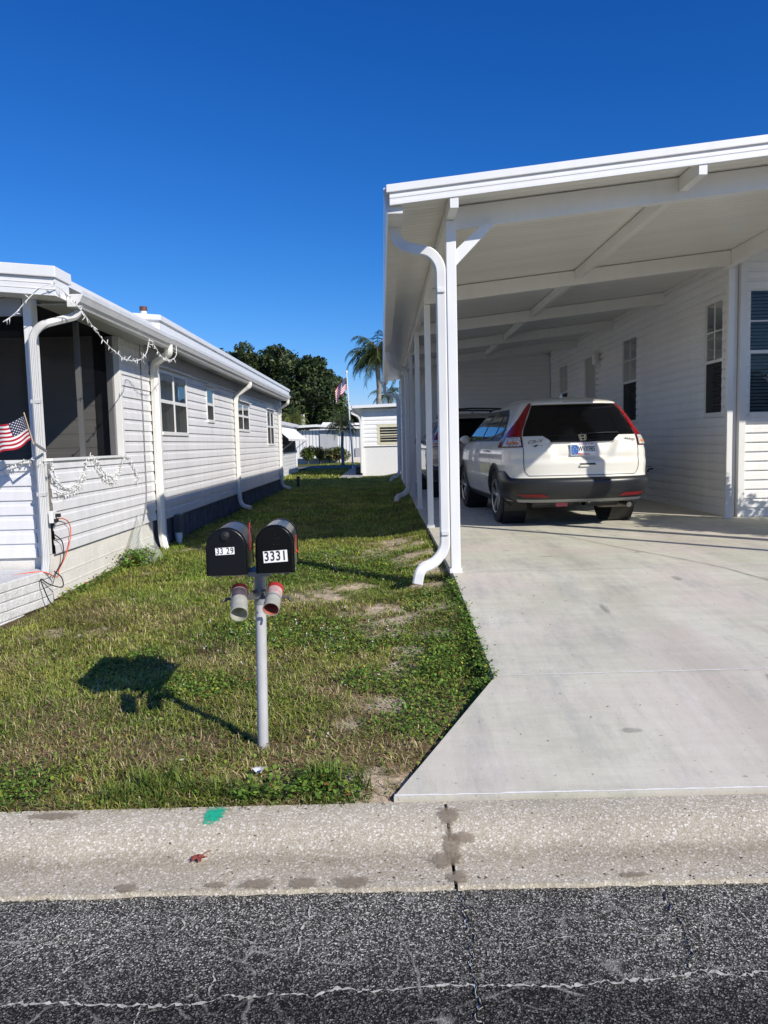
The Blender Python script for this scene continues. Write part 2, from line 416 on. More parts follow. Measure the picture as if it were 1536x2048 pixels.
for ci, (pts, w, dk) in enumerate(CR):
    path = []
    for (x0, y0), (x1, y1) in zip(pts[:-1], pts[1:]):
        n = max(2, int(math.hypot(x1 - x0, y1 - y0) / .008))
        for k in range(n): t = k / n; path.append((x0 + (x1 - x0) * t, y0 + (y1 - y0) * t))
    path.append(pts[-1])
    mm = MB(); L = []; R_ = []
    rx = ry = 0
    for k, (x, y) in enumerate(path):
        rx = rx * .85 + random.gauss(0, .0042); ry = ry * .85 + random.gauss(0, .0042)
        p0 = path[max(k - 1, 0)]; p1 = path[min(k + 1, len(path) - 1)]
        d = Vector((p1[0] - p0[0], p1[1] - p0[1])).normalized(); nn = Vector((-d.y, d.x))
        ww = w * max(.05, random.gauss(.44, .45)) * (min(1, k / 8, (len(path) - 1 - k) / 8) if ci else 1)
        L.append((x + rx + nn.x * ww, y + ry + nn.y * ww, .003 + .0004 * ci)); R_.append((x + rx - nn.x * ww, y + ry - nn.y * ww, .003 + .0004 * ci))
    mm.grid([L, R_]); mm.build('crack', mcr, road)
    if dk:
        mm = MB(); k0 = 4
        mm.grid([[(x + .002, y, .0078 + .0002 * ci) for x, y, z in L[k0:-k0]], [((x * .7 + x2 * .3), y2, .0078 + .0002 * ci) for (x, y, z), (x2, y2, z2) in zip(L[k0:-k0], R_[k0:-k0])]])
        mm.build('crack', mcd, road)

# kerb: mountable exposed-aggregate kerb
mk, nt, b = nt_new('exposed_aggregate_kerb')
pv = pos(nt)
vo = N(nt, 'ShaderNodeTexVoronoi'); vo.inputs['Scale'].default_value = 130; nt.links.new(pv, vo.inputs['Vector'])
sp = N(nt, 'ShaderNodeSeparateColor'); nt.links.new(vo.outputs['Color'], sp.inputs[0])
peb = ramp(nt, sp.outputs[0], [(0, (.40, .345, .26)), (.35, (.49, .445, .345)), (.7, (.54, .495, .395)), (.86, (.66, .61, .52)), (.93, (.93, .90, .84)), (1, (.95, .93, .88))])
edge = ramp(nt, vo.outputs['Distance'], [(.35, (1, 1, 1)), (.75, (.8, .8, .8))])
vo2 = N(nt, 'ShaderNodeTexVoronoi'); vo2.inputs['Scale'].default_value = 360; nt.links.new(pv, vo2.inputs['Vector'])
sp2 = N(nt, 'ShaderNodeSeparateColor'); nt.links.new(vo2.outputs['Color'], sp2.inputs[0])
c = mixc(nt, .45, peb, ramp(nt, sp2.outputs[1], [(0, (.30, .255, .19)), (.6, (.52, .46, .37)), (1, (.86, .82, .75))]))
c = mixc(nt, 1.0, c, edge, 'MULTIPLY')
bn = noise(nt, pv, 2.2, 6, .7)
c = mixc(nt, 1.0, c, ramp(nt, bn, [(.3, (.90, .885, .84)), (.6, (1.13, 1.12, 1.06))]), 'MULTIPLY')
# gutter dip: streak stains and its concave shade painted as one darker line
gs = N(nt, 'ShaderNodeSeparateXYZ'); nt.links.new(pv, gs.inputs[0])
ad = N(nt, 'ShaderNodeMath', operation='MULTIPLY_ADD'); nt.links.new(noise(nt, pv, 7, 5), ad.inputs[0]); ad.inputs[1].default_value = .12; nt.links.new(gs.outputs['Y'], ad.inputs[2])
mpn = N(nt, 'ShaderNodeMapRange'); mpn.inputs[1].default_value = 2.4; mpn.inputs[2].default_value = 3.0; nt.links.new(ad.outputs[0], mpn.inputs[0])
c = mixc(nt, 1.0, c, ramp(nt, mpn.outputs[0], [(0, (.8, .77, .74)), (.12, (1, 1, 1)), (.35, (.92, .9, .88)), (.46, (.74, .71, .68)), (.56, (1, .99, .98)), (1, (1, 1, 1))]), 'MULTIPLY')
nt.links.new(c, b.inputs['Base Color']); b.inputs['Roughness'].default_value = .85; b.inputs['Specular IOR Level'].default_value = .25
bump(nt, b, vo.outputs['Distance'], .28, .003)
prof = [(2.90, .098), (2.86, .097), (2.79, .092), (2.73, .074), (2.67, .048), (2.61, .030), (2.55, .022), (2.50, .018), (2.462, .016), (2.455, -.05)]
def kerb_z(y): 
    q = sorted(prof[:-1]); return float(np.interp(y, [a for a, _ in q], [z for _, z in q]))
m = MB()
for x0, x1 in ((-60, -8), (-8, .206), (.218, 8), (8, 60)):
    n = max(2, int((x1 - x0) / .05)) if abs(x1 - x0) < 20 else 2
    xx = np.linspace(x0, x1, n)
    jit = [random.uniform(-.006, .006) for _ in xx]
    m.grid([[(x, y + (jt if y < 2.47 else 0), z) for x, jt in zip(xx, jit)] for y, z in prof])
    for xe in (x0, x1): m.poly([(xe, y, z) for y, z in prof] + [(xe, 2.90, -.05)])
kerb = struct(m.build('kerb', mk, smooth=True))
m = MB(); m.box(.2, .225, 2.45, 2.9, -.06, -.05); m.build('expansion_joint', mcd, kerb)
# damp sandy stains (soft irregular patches lying on the kerb), green utility paint
def patch(name, pts, zf, mat_, parent, jag=.3, dz=.003):
    m = MB(); cx = sum(p[0] for p in pts) / len(pts); cy = sum(p[1] for p in pts) / len(pts)
    P = crom([(x, y, 0) for x, y in pts + pts[:1]], 5)[:-1]
    for rr in (1,):
        ring = []
        for k, p in enumerate(P):
            f = 1 + random.uniform(-jag, jag) * .25
            ring.append((cx + (p.x - cx) * f, cy + (p.y - cy) * f))
    rows = []; TT = (0.02, .3, .55, .75, .88, 1.0)
    for t in TT:
        rows.append([(cx + (x - cx) * t, cy + (y - cy) * t, zf(cy + (y - cy) * t) + dz) for x, y in ring + ring[:1]])
    m.grid(rows)
    ob = m.build(name, mat_, parent, smooth='all', fix=False)
    at = ob.data.attributes.new('Col', 'FLOAT_COLOR', 'POINT'); kk = len(ring) + 1
    for r, t in enumerate(TT):
        for q in range(kk): at.data[r * kk + q].color = ((1 - t ** 2.2,) * 3 + (1,))
    return ob
def softmat(name, col, alpha=.75, nscale=30):
    m, nt, b = nt_new(name); out = nt.nodes['Material Output']
    pv = pos(nt)
    nt.links.new(ramp(nt, noise(nt, pv, 60, 5, .8), [(.3, tuple(c * .75 for c in col)), (.7, tuple(c * 1.25 for c in col))]), b.inputs['Base Color'])
    b.inputs['Roughness'].default_value = .9; b.inputs['Specular IOR Level'].default_value = .2
    tr = N(nt, 'ShaderNodeBsdfTransparent'); mx = N(nt, 'ShaderNodeMixShader')
    fac = ramp(nt, noise(nt, pv, nscale, 6, .75), [(.34, (1 - alpha,) * 3), (.60, (0, 0, 0))] if alpha < 1 else [(.3, (.25,) * 3), (.5, (0, 0, 0))])
    va = N(nt, 'ShaderNodeVertexColor', layer_name='Col'); sc = N(nt, 'ShaderNodeSeparateColor'); nt.links.new(va.outputs[0], sc.inputs[0])
    ad = N(nt, 'ShaderNodeMath', operation='MULTIPLY_ADD'); nt.links.new(noise(nt, pv, nscale, 6, .75), ad.inputs[0]); ad.inputs[1].default_value = 1.9; nt.links.new(sc.outputs[0], ad.inputs[2])
    mp_ = N(nt, 'ShaderNodeMapRange'); mp_.inputs[1].default_value = 1.25; mp_.inputs[2].default_value = 1.75; nt.links.new(ad.outputs[0], mp_.inputs[0])
    fac = ramp(nt, mp_.outputs[0], [(.0, (1, 1, 1)), (1.0, (1 - alpha,) * 3)])
    nt.links.new(fac, mx.inputs[0]); nt.links.new(b.outputs[0], mx.inputs[1]); nt.links.new(tr.outputs[0], mx.inputs[2])
    nt.links.new(mx.outputs[0], out.inputs['Surface'])
    return m
mst = softmat('damp_sand_stain', (.32, .262, .19), .80, 48)
mgp = softmat('green_marking_paint', (.02, .46, .27), .97, 60)
def ell(cx, cy, rx, ry, n=10, sk=0): return [(cx + rx * math.cos(2 * math.pi * k / n) * random.uniform(.8, 1.15) + sk * math.sin(2 * math.pi * k / n), cy + ry * math.sin(2 * math.pi * k / n) * random.uniform(.8, 1.15)) for k in range(n)]
patch('paint_mark', [(-.715, 2.765), (-.645, 2.775), (-.63, 2.84), (-.632, 2.895), (-.705, 2.90), (-.73, 2.84)], kerb_z, mgp, kerb, .25, .004)
for cx, cy, rx, ry in ((-.13, 2.485, .085, .045), (-.30, 2.488, .07, .04), (-.46, 2.488, .08, .04), (-.60, 2.488, .05, .022), (-.90, 2.485, .05, .032), (.215, 2.66, .04, .09), (.185, 2.59, .075, .05), (.215, 2.80, .055, .07), (.225, 2.50, .05, .05), (.82, 2.49, .07, .02), (-1.3, 2.85, .12, .035), (.26, 2.69, .06, .03)):
    patch('stain', ell(cx, cy, rx, ry), kerb_z, mst, kerb, .5, .005)

# driveway slab (concrete)
mc, nt, b = nt_new('driveway_concrete')
pv = pos(nt)
n1 = noise(nt, pv, 1.1, 6, .65); n2 = noise(nt, pos(nt, (1, 5, 1)), 2.2, 5, .7); n3 = noise(nt, pv, 140, 3, .7)
c = ramp(nt, n1, [(.26, (.53, .515, .415)), (.5, (.655, .632, .515)), (.72, (.72, .697, .585))])
c = mixc(nt, 1.0, c, ramp(nt, n2, [(.35, (.90, .90, .89)), (.65, (1.03, 1.03, 1.03))]), 'MULTIPLY')
pk = noise(nt, pv, .9, 3); c = mixc(nt, ramp(nt, pk, [(.48, (0, 0, 0)), (.62, (.5, .5, .5))]), c, (.66, .565, .51))
dk = noise(nt, pos(nt, (3, .9, 1)), 1.3, 7, .75); c = mixc(nt, ramp(nt, dk, [(.50, (0, 0, 0)), (.68, (.62, .62, .62))]), c, (.42, .415, .385))
c = mixc(nt, 1.0, c, ramp(nt, n3, [(.3, (.93, .93, .93)), (.7, (1.04, 1.04, 1.04))]), 'MULTIPLY')
spk = noise(nt, pv, 46, 2, .5); c = mixc(nt, ramp(nt, spk, [(.70, (0, 0, 0)), (.74, (.7, .7, .7))]), c, (.30, .28, .24))
for cx_ in (1.72, 3.12):      # faint tyre tracks
    gs = N(nt, 'ShaderNodeSeparateXYZ'); nt.links.new(pv, gs.inputs[0])
    d1 = N(nt, 'ShaderNodeMath', operation='SUBTRACT'); nt.links.new(gs.outputs['X'], d1.inputs[0]); d1.inputs[1].default_value = cx_
    d2 = N(nt, 'ShaderNodeMath', operation='ABSOLUTE'); nt.links.new(d1.outputs[0], d2.inputs[0])
    d3 = N(nt, 'ShaderNodeMath', operation='MULTIPLY_ADD'); nt.links.new(noise(nt, pv, 3, 4), d3.inputs[0]); d3.inputs[1].default_value = .25; nt.links.new(d2.outputs[0], d3.inputs[2])
    c = mixc(nt, 1.0, c, ramp(nt, d3.outputs[0], [(.16, (.90, .895, .885)), (.34, (1, 1, 1))]), 'MULTIPLY')
gs = N(nt, 'ShaderNodeSeparateXYZ'); nt.links.new(pv, gs.inputs[0])
# straw-coloured hand broom swirls
sw = noise(nt, pos(nt, (14, 1.2, 1)), 1.5, 4, .7); c = mixc(nt, 1.0, c, ramp(nt, sw, [(.35, (.95, .945, .93)), (.6, (1.02, 1.02, 1.02))]), 'MULTIPLY')
nt.links.new(c, b.inputs['Base Color']); b.inputs['Roughness'].default_value = .8; b.inputs['Specular IOR Level'].default_value = .25
bump(nt, b, n3, .25, .004)
def slab_z(y): return float(np.interp(y, [2.93, 4.0, 5.1, 6.35, 30], [.107, .245, .325, .40, .40]))
m = MB()
rows = []
YS = [2.93, 3.2, 3.6, 4.0, 4.5, 5.1, 5.7, 6.35, 8.88, 8.9, 13, 18, 24]
for y in YS:
    xl = float(slab_left(np.array(y))) if y > 2.93 else .012
    rows.append([(xl, y, slab_z(y))] + [(xl + ((4.56 if y < 8.9 else 4.95) - xl) * t, y, slab_z(y)) for t in (.25, .5, .75, 1)])
m.grid(rows)
for y0, y1, r0, r1 in zip(YS[:-1], YS[1:], rows[:-1], rows[1:]):   # left edge face
    a, b2 = r0[0], r1[0]; m.quad(a, b2, (b2[0] + .0, b2[1], b2[2] - .25), (a[0], a[1], a[2] - .25))
a, b2 = rows[0][0], rows[0][-1]; m.quad(a, b2, (b2[0], b2[1], -.1), (a[0], a[1], -.1))
m.quad((4.95, 8.9, .40), (9, 8.9, .40), (9, 10.6, .40), (4.95, 10.6, .40)); m.quad((4.56, 8.9, .40), (9, 8.9, .40), (9, 8.9, .1), (4.56, 8.9, .1)); m.quad((4.56, 2.93, .107), (4.56, 8.88, .40), (4.56, 8.88, .1), (4.56, 2.93, -.1))
drive = struct(m.build('driveway', mc))
mjt = pmat('joint_pale', (.86, .85, .81), .9, .1, 30); mjd = pmat('joint_dark', (.16, .155, .145), .9, .2, 30)
for (p, q, w, mt) in (((.585, 4.02), (4.52, 4.05), .006, mjt), ((.6, 6.42), (4.52, 6.46), .005, mjt)):
    m = MB(); n = 40; L = []; R_ = []
    for k in range(n + 1):
        t = k / n; x = p[0] + (q[0] - p[0]) * t; y = p[1] + (q[1] - p[1]) * t; w2 = w * random.uniform(.5, 1.3)
        L.append((x, y + w2, slab_z(y) + .0022)); R_.append((x, y - w2, slab_z(y) + .0022))
    m.grid([L, R_]); m.build('control_joint', mt, drive)
m = MB(); P = crom([(1.85, 9.3, 0), (2.3, 7.8, 0), (2.62, 6.9, 0), (2.95, 5.9, 0), (3.3, 4.8, 0)], 14)
L = []; R_ = []
for p in P:
    w2 = random.uniform(.003, .0065); x = p.x + random.uniform(-.006, .006)
    L.append((x - w2, p.y, slab_z(p.y) + .006)); R_.append((x + w2, p.y, slab_z(p.y) + .006))
m.grid([L, R_]); m.build('crack', mjd, drive)
m = MB(); L = []; R_ = []
for k in range(120):      # light chipped lip of the slab where it meets the kerb
    x = .015 + k * .038; L.append((x, 2.9305, .1095)); R_.append((x, 2.936 + random.uniform(-.003, .008), .1106))
m.grid([L, R_]); m.build('slab_lip', mjt, drive)
# narrow dark tyre scuffs
mts = softmat('tyre_scuff', (.30, .285, .25), .38, 30)
for (x, y, rx, ry) in ((1.22, 7.6, .09, .02), (1.50, 7.15, .10, .025), (2.6, 8.6, .10, .02), (2.3, 6.0, .05, .10), (2.42, 7.3, .04, .06), (1.5, 5.2, .03, .16), (3.0, 5.0, .12, .05), (2.0, 3.9, .03, .09), (2.9, 3.5, .05, .03), (1.1, 3.4, .07, .03)):
    patch('scuff', ell(x, y, rx, ry), slab_z, mts, drive, .6, .005)
# far lane, concrete path beside the far house
m = MB(); m.box(-1.55, -.78, 27.6, 42, .20, .315); path = struct(m.build('path', pmat('path_concrete', (.40, .39, .37), .85, .1, 4)))
m = MB(); m.grid([[(x, y, .318) for x in (-40, -8, -3, -1.56)] for y in (38.5, 42.5)]); struct(m.build('lane', pmat('lane_asphalt', (.16, .16, .16), .85, .15, 3)))
m = MB(); m.box(-12, -1.0, 49.6, 50.2, .2, .62); 
tag(m.build('planter_border', pmat('white_stone_border', (.72, .66, .60), .8, .12, 8), bevel=.02), 'low whitish border wall running in front of the far shrubs', 'border wall')

# ------------------------------------------------------------------ grass (stuff)
def scatter(n, x0, x1, y0, y1, keep, clump=0):
    if clump:
        k = n // clump; x = np.repeat(RNG.uniform(x0, x1, k), clump); y = np.repeat(RNG.uniform(y0, y1, k), clump)
        r = np.repeat(RNG.uniform(.008, .03, k), clump); x = x + RNG.normal(0, 1, len(x)) * r; y = y + RNG.normal(0, 1, len(y)) * r
    else: x = RNG.uniform(x0, x1, n); y = RNG.uniform(y0, y1, n)
    ok = ((x < slab_left(y) - .004) | (y > 24.2)) & (y > 2.895)
    ok &= keep(x, y) > RNG.uniform(0, 1, len(x))
    ok &= ~((x < -2.74) & (y > 6.2) & (y < 22)); ok &= ~((x < -2.72) & (y > 5.45) & (y < 6.3))
    ok &= ~((x > -.8) & (y > 28.9)) & ~((x < -3.7) & (y > 33.8)) & ~((y > 38.4) & (y < 42.6)) & ~((x > -1.58) & (y > 27.5))
    return x[ok], y[ok]
def blades(x, y, length, width, lean, colf):
    n = len(x); z = lawn_z(x, y) - .004
    az = RNG.uniform(0, 2 * np.pi, n); L = length * RNG.uniform(.5, 1.4, n); ln = np.clip(RNG.normal(lean, .28, n), .05, 1.45)
    w = width * RNG.uniform(.6, 1.3, n)
    d = np.stack([np.cos(az), np.sin(az)], 1); s = np.stack([-np.sin(az), np.cos(az)], 1)
    base = np.stack([x, y], 1)
    h1 = L * .55 * np.cos(ln * .7); o1 = L * .55 * np.sin(ln * .7); h2 = h1 + L * .45 * np.cos(np.minimum(ln * 1.35, 1.7)); o2 = o1 + L * .45 * np.sin(np.minimum(ln * 1.35, 1.7))
    P = np.zeros((n, 5, 3))
    P[:, 0, :2] = base - s * w[:, None] / 2; P[:, 1, :2] = base + s * w[:, None] / 2
    P[:, 2, :2] = base + d * o1[:, None] + s * w[:, None] * .42; P[:, 3, :2] = base + d * o1[:, None] - s * w[:, None] * .42
    P[:, 4, :2] = base + d * o2[:, None]
    P[:, 0, 2] = z; P[:, 1, 2] = z; P[:, 2, 2] = z + h1; P[:, 3, 2] = z + h1; P[:, 4, 2] = np.maximum(z + h2, z + .004)
    b = (np.arange(n) * 5)[:, None]
    F = np.concatenate([b + np.array([[0, 1, 2]]), b + np.array([[0, 2, 3]]), b + np.array([[3, 2, 4]])], 0)
    C = colf(x, y, n)
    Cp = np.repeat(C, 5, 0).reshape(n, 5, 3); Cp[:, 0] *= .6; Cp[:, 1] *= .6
    return P.reshape(-1, 3), F, Cp.reshape(-1, 3)
def gcol(x, y, n):
    g1 = np.array([.18, .275, .038]); g2 = np.array([.37, .39, .08]); straw = np.array([.56, .47, .25]); br = np.array([.30, .21, .10])
    t = np.clip((fbm(x, y, 1.6, 70) - .5) * 2.4 + .5 + RNG.normal(0, .25, n), 0, 1)[:, None]
    C = g1 * (1 - t) + g2 * t
    k = RNG.uniform(0, 1, n); dm = deadmask(x, y); tm = np.clip((8.5 - y) / 4, .25, 1)
    C[k < (.22 + .55 * dm) * tm] = straw; C[k < (.05 + .25 * dm) * tm] = br
    return C * RNG.uniform(.55, 1.35, (n, 1)) * (.52 + 1.2 * fbm(x, y, 3.5, 93))[:, None]
def keep_g(x, y): return np.clip(1.0 - .97 * sandmask(x, y), 0, 1) * (1 - .45 * deadmask(x, y)) * (1 - .5 * clovmask(x, y)) * np.where((x > .15) & (y < 4.0) & (x > slab_left(y) - .12), .4, 1)
parts = []
for (n, x0, x1, y0, y1, L, w, ln) in ((74000, -3.0, .57, 2.9, 4.6, .050, .0042, 1.25), (18000, -3.0, .57, 2.9, 4.6, .042, .0034, .75), (82000, -3.0, .57, 4.6, 7, .052, .005, 1.15), (26000, -7, -3.0, 2.9, 6.3, .05, .005, 1.1), (22000, -3.0, .57, 4.6, 7, .045, .0042, .75), (85000, -2.9, .57, 7, 12, .05, .006, .95),
                                     (60000, -2.9, .6, 12, 26, .06, .012, .75), (30000, -6, 1, 26, 50, .07, .03, .7)):
    x, y = scatter(n, x0, x1, y0, y1, keep_g, 9 if y0 < 10 else 0); parts.append(blades(x, y, L, w, ln, gcol))
# tall tufts along the kerb and slab edge
def tufts(cs, per, L, ln, r):
    xs_, ys_ = [], []
    for cx, cy in cs:
        xs_.append(RNG.normal(cx, r, per)); ys_.append(np.maximum(RNG.normal(cy, r * .6, per), 2.9))
    x = np.concatenate(xs_); y = np.concatenate(ys_); ok = x < slab_left(y) - .004
    return blades(x[ok], y[ok], L, .005, ln, lambda x, y, n: (np.array([.17, .24, .045]) * RNG.uniform(.45, 1.5, (n, 1))))
parts.append(tufts([(-1.15 + k * .06 + random.uniform(-.03, .03), 2.97 + random.uniform(-.02, .07)) for k in range(11)], 42, .085, .85, .035))
parts.append(tufts([(-.32, 3.05), (-.27, 3.08), (-.24, 3.04), (-1.0, 3.05), (-.9, 3.1), (-.12, 3.02)], 45, .12, .6, .02))
parts.append(tufts([(random.uniform(-1.9, -.1), 2.93) for k in range(24)], 24, .05, 1.05, .03))
parts.append(tufts([(.50 + random.uniform(-.05, .02), 4.0 + k * .09) for k in range(22)], 30, .055, .8, .03))
parts.append(tufts([(-2.7 + random.uniform(0, .06), 6.4 + k * .1) for k in range(30)], 24, .05, .6, .03))
VV = []; FF = []; CC = []; o = 0
for P, F, C in parts: VV.append(P); FF.append(F + o); CC.append(C); o += len(P)
mgr = colattr_mat('grass_blade', .55, .30, .3)
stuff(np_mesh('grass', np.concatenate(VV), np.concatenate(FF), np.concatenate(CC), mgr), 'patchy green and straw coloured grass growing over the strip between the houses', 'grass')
# broad-leaved ground cover
def leaves(x, y, size, colf, hmax=.035, onslab=False):
    n = len(x); z = lawn_z(x, y) + RNG.uniform(.004, hmax, n)
    if onslab: z = np.maximum(z, np.interp(y, [2.93, 4.0, 5.1, 6.35, 30], [.107, .245, .325, .40, .40]) + RNG.uniform(-.03, .02, n))
    az = RNG.uniform(0, 2 * np.pi, n); tl = RNG.uniform(-.2, .9, n); s = size * RNG.uniform(.6, 1.35, n)
    d = np.stack([np.cos(az) * np.cos(tl), np.sin(az) * np.cos(tl), np.sin(tl)], 1); r = np.stack([-np.sin(az), np.cos(az), RNG.uniform(-.4, .4, n)], 1)
    c = np.stack([x, y, z], 1); P = np.zeros((n, 6, 3)); s = s[:, None]
    P[:, 0] = c; P[:, 1] = c + d * s * .35 + r * s * .30; P[:, 2] = c + d * s * .75 + r * s * .24; P[:, 3] = c + d * s; P[:, 4] = c + d * s * .75 - r * s * .24; P[:, 5] = c + d * s * .35 - r * s * .30
    P[:, 3, 2] -= s[:, 0] * .15
    F = (np.arange(n) * 6)[:, None] + np.array([[0, 1, 2, 3, 4, 5]])
    return P.reshape(-1, 3), F, np.repeat(colf(n), 6, 0)
def ccol(n):
    C = np.array([.13, .235, .036]) * RNG.uniform(.4, 1.7, (n, 1)); k = RNG.uniform(0, 1, n)
    C[k < .18] = np.array([.27, .35, .05]); C[k < .05] = np.array([.50, .44, .07]); C[k < .02] = np.array([.30, .12, .05])
    return C
def keep_c(x, y): return np.clip(clovmask(x, y) * .85 + .05, 0, 1) * (1 - .9 * sandmask(x, y))
L = []
for (n, x0, x1, y0, y1, s) in ((62000, -2.2, .57, 2.9, 5.2, .017), (48000, -2.6, .57, 5.2, 9.5, .021)):
    x, y = scatter(n, x0, x1, y0, y1, keep_c); L.append(leaves(x, y, s, ccol))
x = RNG.normal(.32, .16, 5600); y = RNG.uniform(3.5, 6.6, 5600); ok = (x < slab_left(y) - .004) & (x > slab_left(y) - .5) & (np.abs(y - 4.7) < 1.15 - 1.2 * fbm(x, y, 3, 9)); L.append(leaves(x[ok], y[ok], .020, ccol, .06))
y = RNG.uniform(3.9, 6.2, 1500); x = slab_left(y) + RNG.normal(-.025, .022, 1500) + .02 * np.sin(y * 9) * np.sin(y * 23); ok = x < slab_left(y) + .045; L.append(leaves(x[ok], y[ok], .019, ccol, .04, True))
x = RNG.normal(-.38, .16, 600); y = np.abs(RNG.normal(0, .10, 600)) + 2.925; ok = x < -.08; L.append(leaves(x[ok], y[ok], .024, ccol, .06))
x = RNG.normal(-2.62, .07, 900); y = RNG.normal(8.1, .16, 900); L.append(leaves(x, y, .035, ccol, .16))
x = RNG.normal(-2.68, .03, 500); y = RNG.uniform(6.3, 8, 500); L.append(leaves(x, y, .03, ccol, .07))
o = 0; VV = []; FF = []; CC = []
for P, F, C in L: VV.append(P); FF.append(F + o); CC.append(C); o += len(P)
stuff(np_mesh('clover', np.concatenate(VV), np.concatenate(FF), np.concatenate(CC), colattr_mat('clover_leaf', .5, .25, .35)), 'low broad leaved weeds and clover spreading through the grass', 'ground cover')
# tiny white blossoms
x = np.concatenate([RNG.normal(-.45, .35, 55), RNG.normal(-.35, .5, 60), RNG.uniform(-2.4, .4, 16), RNG.uniform(-1.5, .3, 50)]); y = np.concatenate([RNG.normal(5.0, .35, 55), RNG.normal(8.1, .8, 60), RNG.uniform(3, 8, 16), RNG.uniform(9, 16, 50)])
ok = x < slab_left(y) - .05; x = x[ok]; y = y[ok]
P, F, C = leaves(np.repeat(x, 4) + RNG.normal(0, .004, 4 * len(x)), np.repeat(y, 4) + RNG.normal(0, .004, 4 * len(x)), .013, lambda n: np.tile([.8, .8, .72], (n, 1)), .045)
P = P.copy(); P[:, 2] += .022
stuff(np_mesh('wildflowers', P, F, C, colattr_mat('petal', .6, .2, .2)), 'tiny white blossoms scattered over the clover', 'wildflowers')

# grit, leaf bits and pebbles lying on kerb, road edge and driveway (stuff)
gm = MB(); gc = []
for k in range(420):
    q = random.random()
    if q < .45: x = random.uniform(-1.7, 1.7); y = min(2.6, max(2.2, random.gauss(2.47, .06))); z = kerb_z(y) if y > 2.462 else .002
    elif q < .75: x = random.uniform(-1.8, 1.8); y = random.uniform(2.5, 2.88); z = kerb_z(y)
    else: y = random.uniform(3.0, 8.5); x = float(slab_left(np.array(y))) + abs(random.gauss(0, .9)) + .02; z = slab_z(y)
    r = random.uniform(.0015, .0045); a = random.uniform(0, 3); e = random.uniform(1, 2.2)
    P4 = [(math.cos(a + t) * r * (e if t in (0, math.pi) else 1), math.sin(a + t) * r * (e if t in (0, math.pi) else 1)) for t in (0, math.pi / 2, math.pi, math.pi * 1.5)]
    gm.add([(x + u, y + v, z + .0018) for u, v in P4] + [(x, y, z + .0018 + r * .9)], [(0, 1, 4), (1, 2, 4), (2, 3, 4), (3, 0, 4)])
stuff(gm.build('grit', pmat('grit_mixed', (.16, .13, .10), .9, .6, 40), fix=False), 'loose grit and leaf bits along the kerb gutter and driveway', 'grit')
# ================================================================== shared building parts
def siding(m, T, u0, u1, z0, z1, openings=(), h=.12, d=.015, zref=None, prof=None):
    zref = z0 if zref is None else zref
    prof = prof or [(0, 1), (.60, .74), (.70, .22), (1, .08)]
    us = sorted({u0, u1} | {max(u0, min(u1, e)) for o in openings for e in o[:2]})
    for ua, ub in zip(us[:-1], us[1:]):
        if ub - ua < 1e-4: continue
        mid = (ua + ub) / 2
        bl = sorted((o[2], o[3]) for o in openings if o[0] < mid < o[1])
        free = []; z = z0
        for a, b2 in bl:
            if a > z: free.append((z, a))
            z = max(z, b2)
        if z < z1: free.append((z, z1))
        for fa, fb in free:
            pts = []
            k = math.floor((fa - zref) / h) - 1
            raw = []
            while zref + k * h < fb + h:
                zc = zref + k * h
                raw += [(zc + p * h, q * d) for p, q in prof]; k += 1
            for (za, oa), (zb, ob) in zip(raw[:-1], raw[1:]):
                if zb < fa or za > fb: continue
                if zb - za < 1e-6:
                    if fa <= za <= fb: pts += [(za, oa), (zb, ob)]
                    continue
                ca = max(za, fa); cb = min(zb, fb)
                fo = lambda z: oa + (ob - oa) * (z - za) / (zb - za)
                pts += [(ca, fo(ca)), (cb, fo(cb))]
            q = []
            for p in pts:
                if not q or abs(p[0] - q[-1][0]) > 1e-6 or abs(p[1] - q[-1][1]) > 1e-6: q.append(p)
            m.grid([[T(ua, o, z), T(ub, o, z)][:] for z, o in q])
    return m

def tbox(m, T, u0, u1, o0, o1, z0, z1):
    a = T(u0, o0, z0); b = T(u1, o1, z1); return m.box(a[0], b[0], a[1], b[1], a[2], b[2])

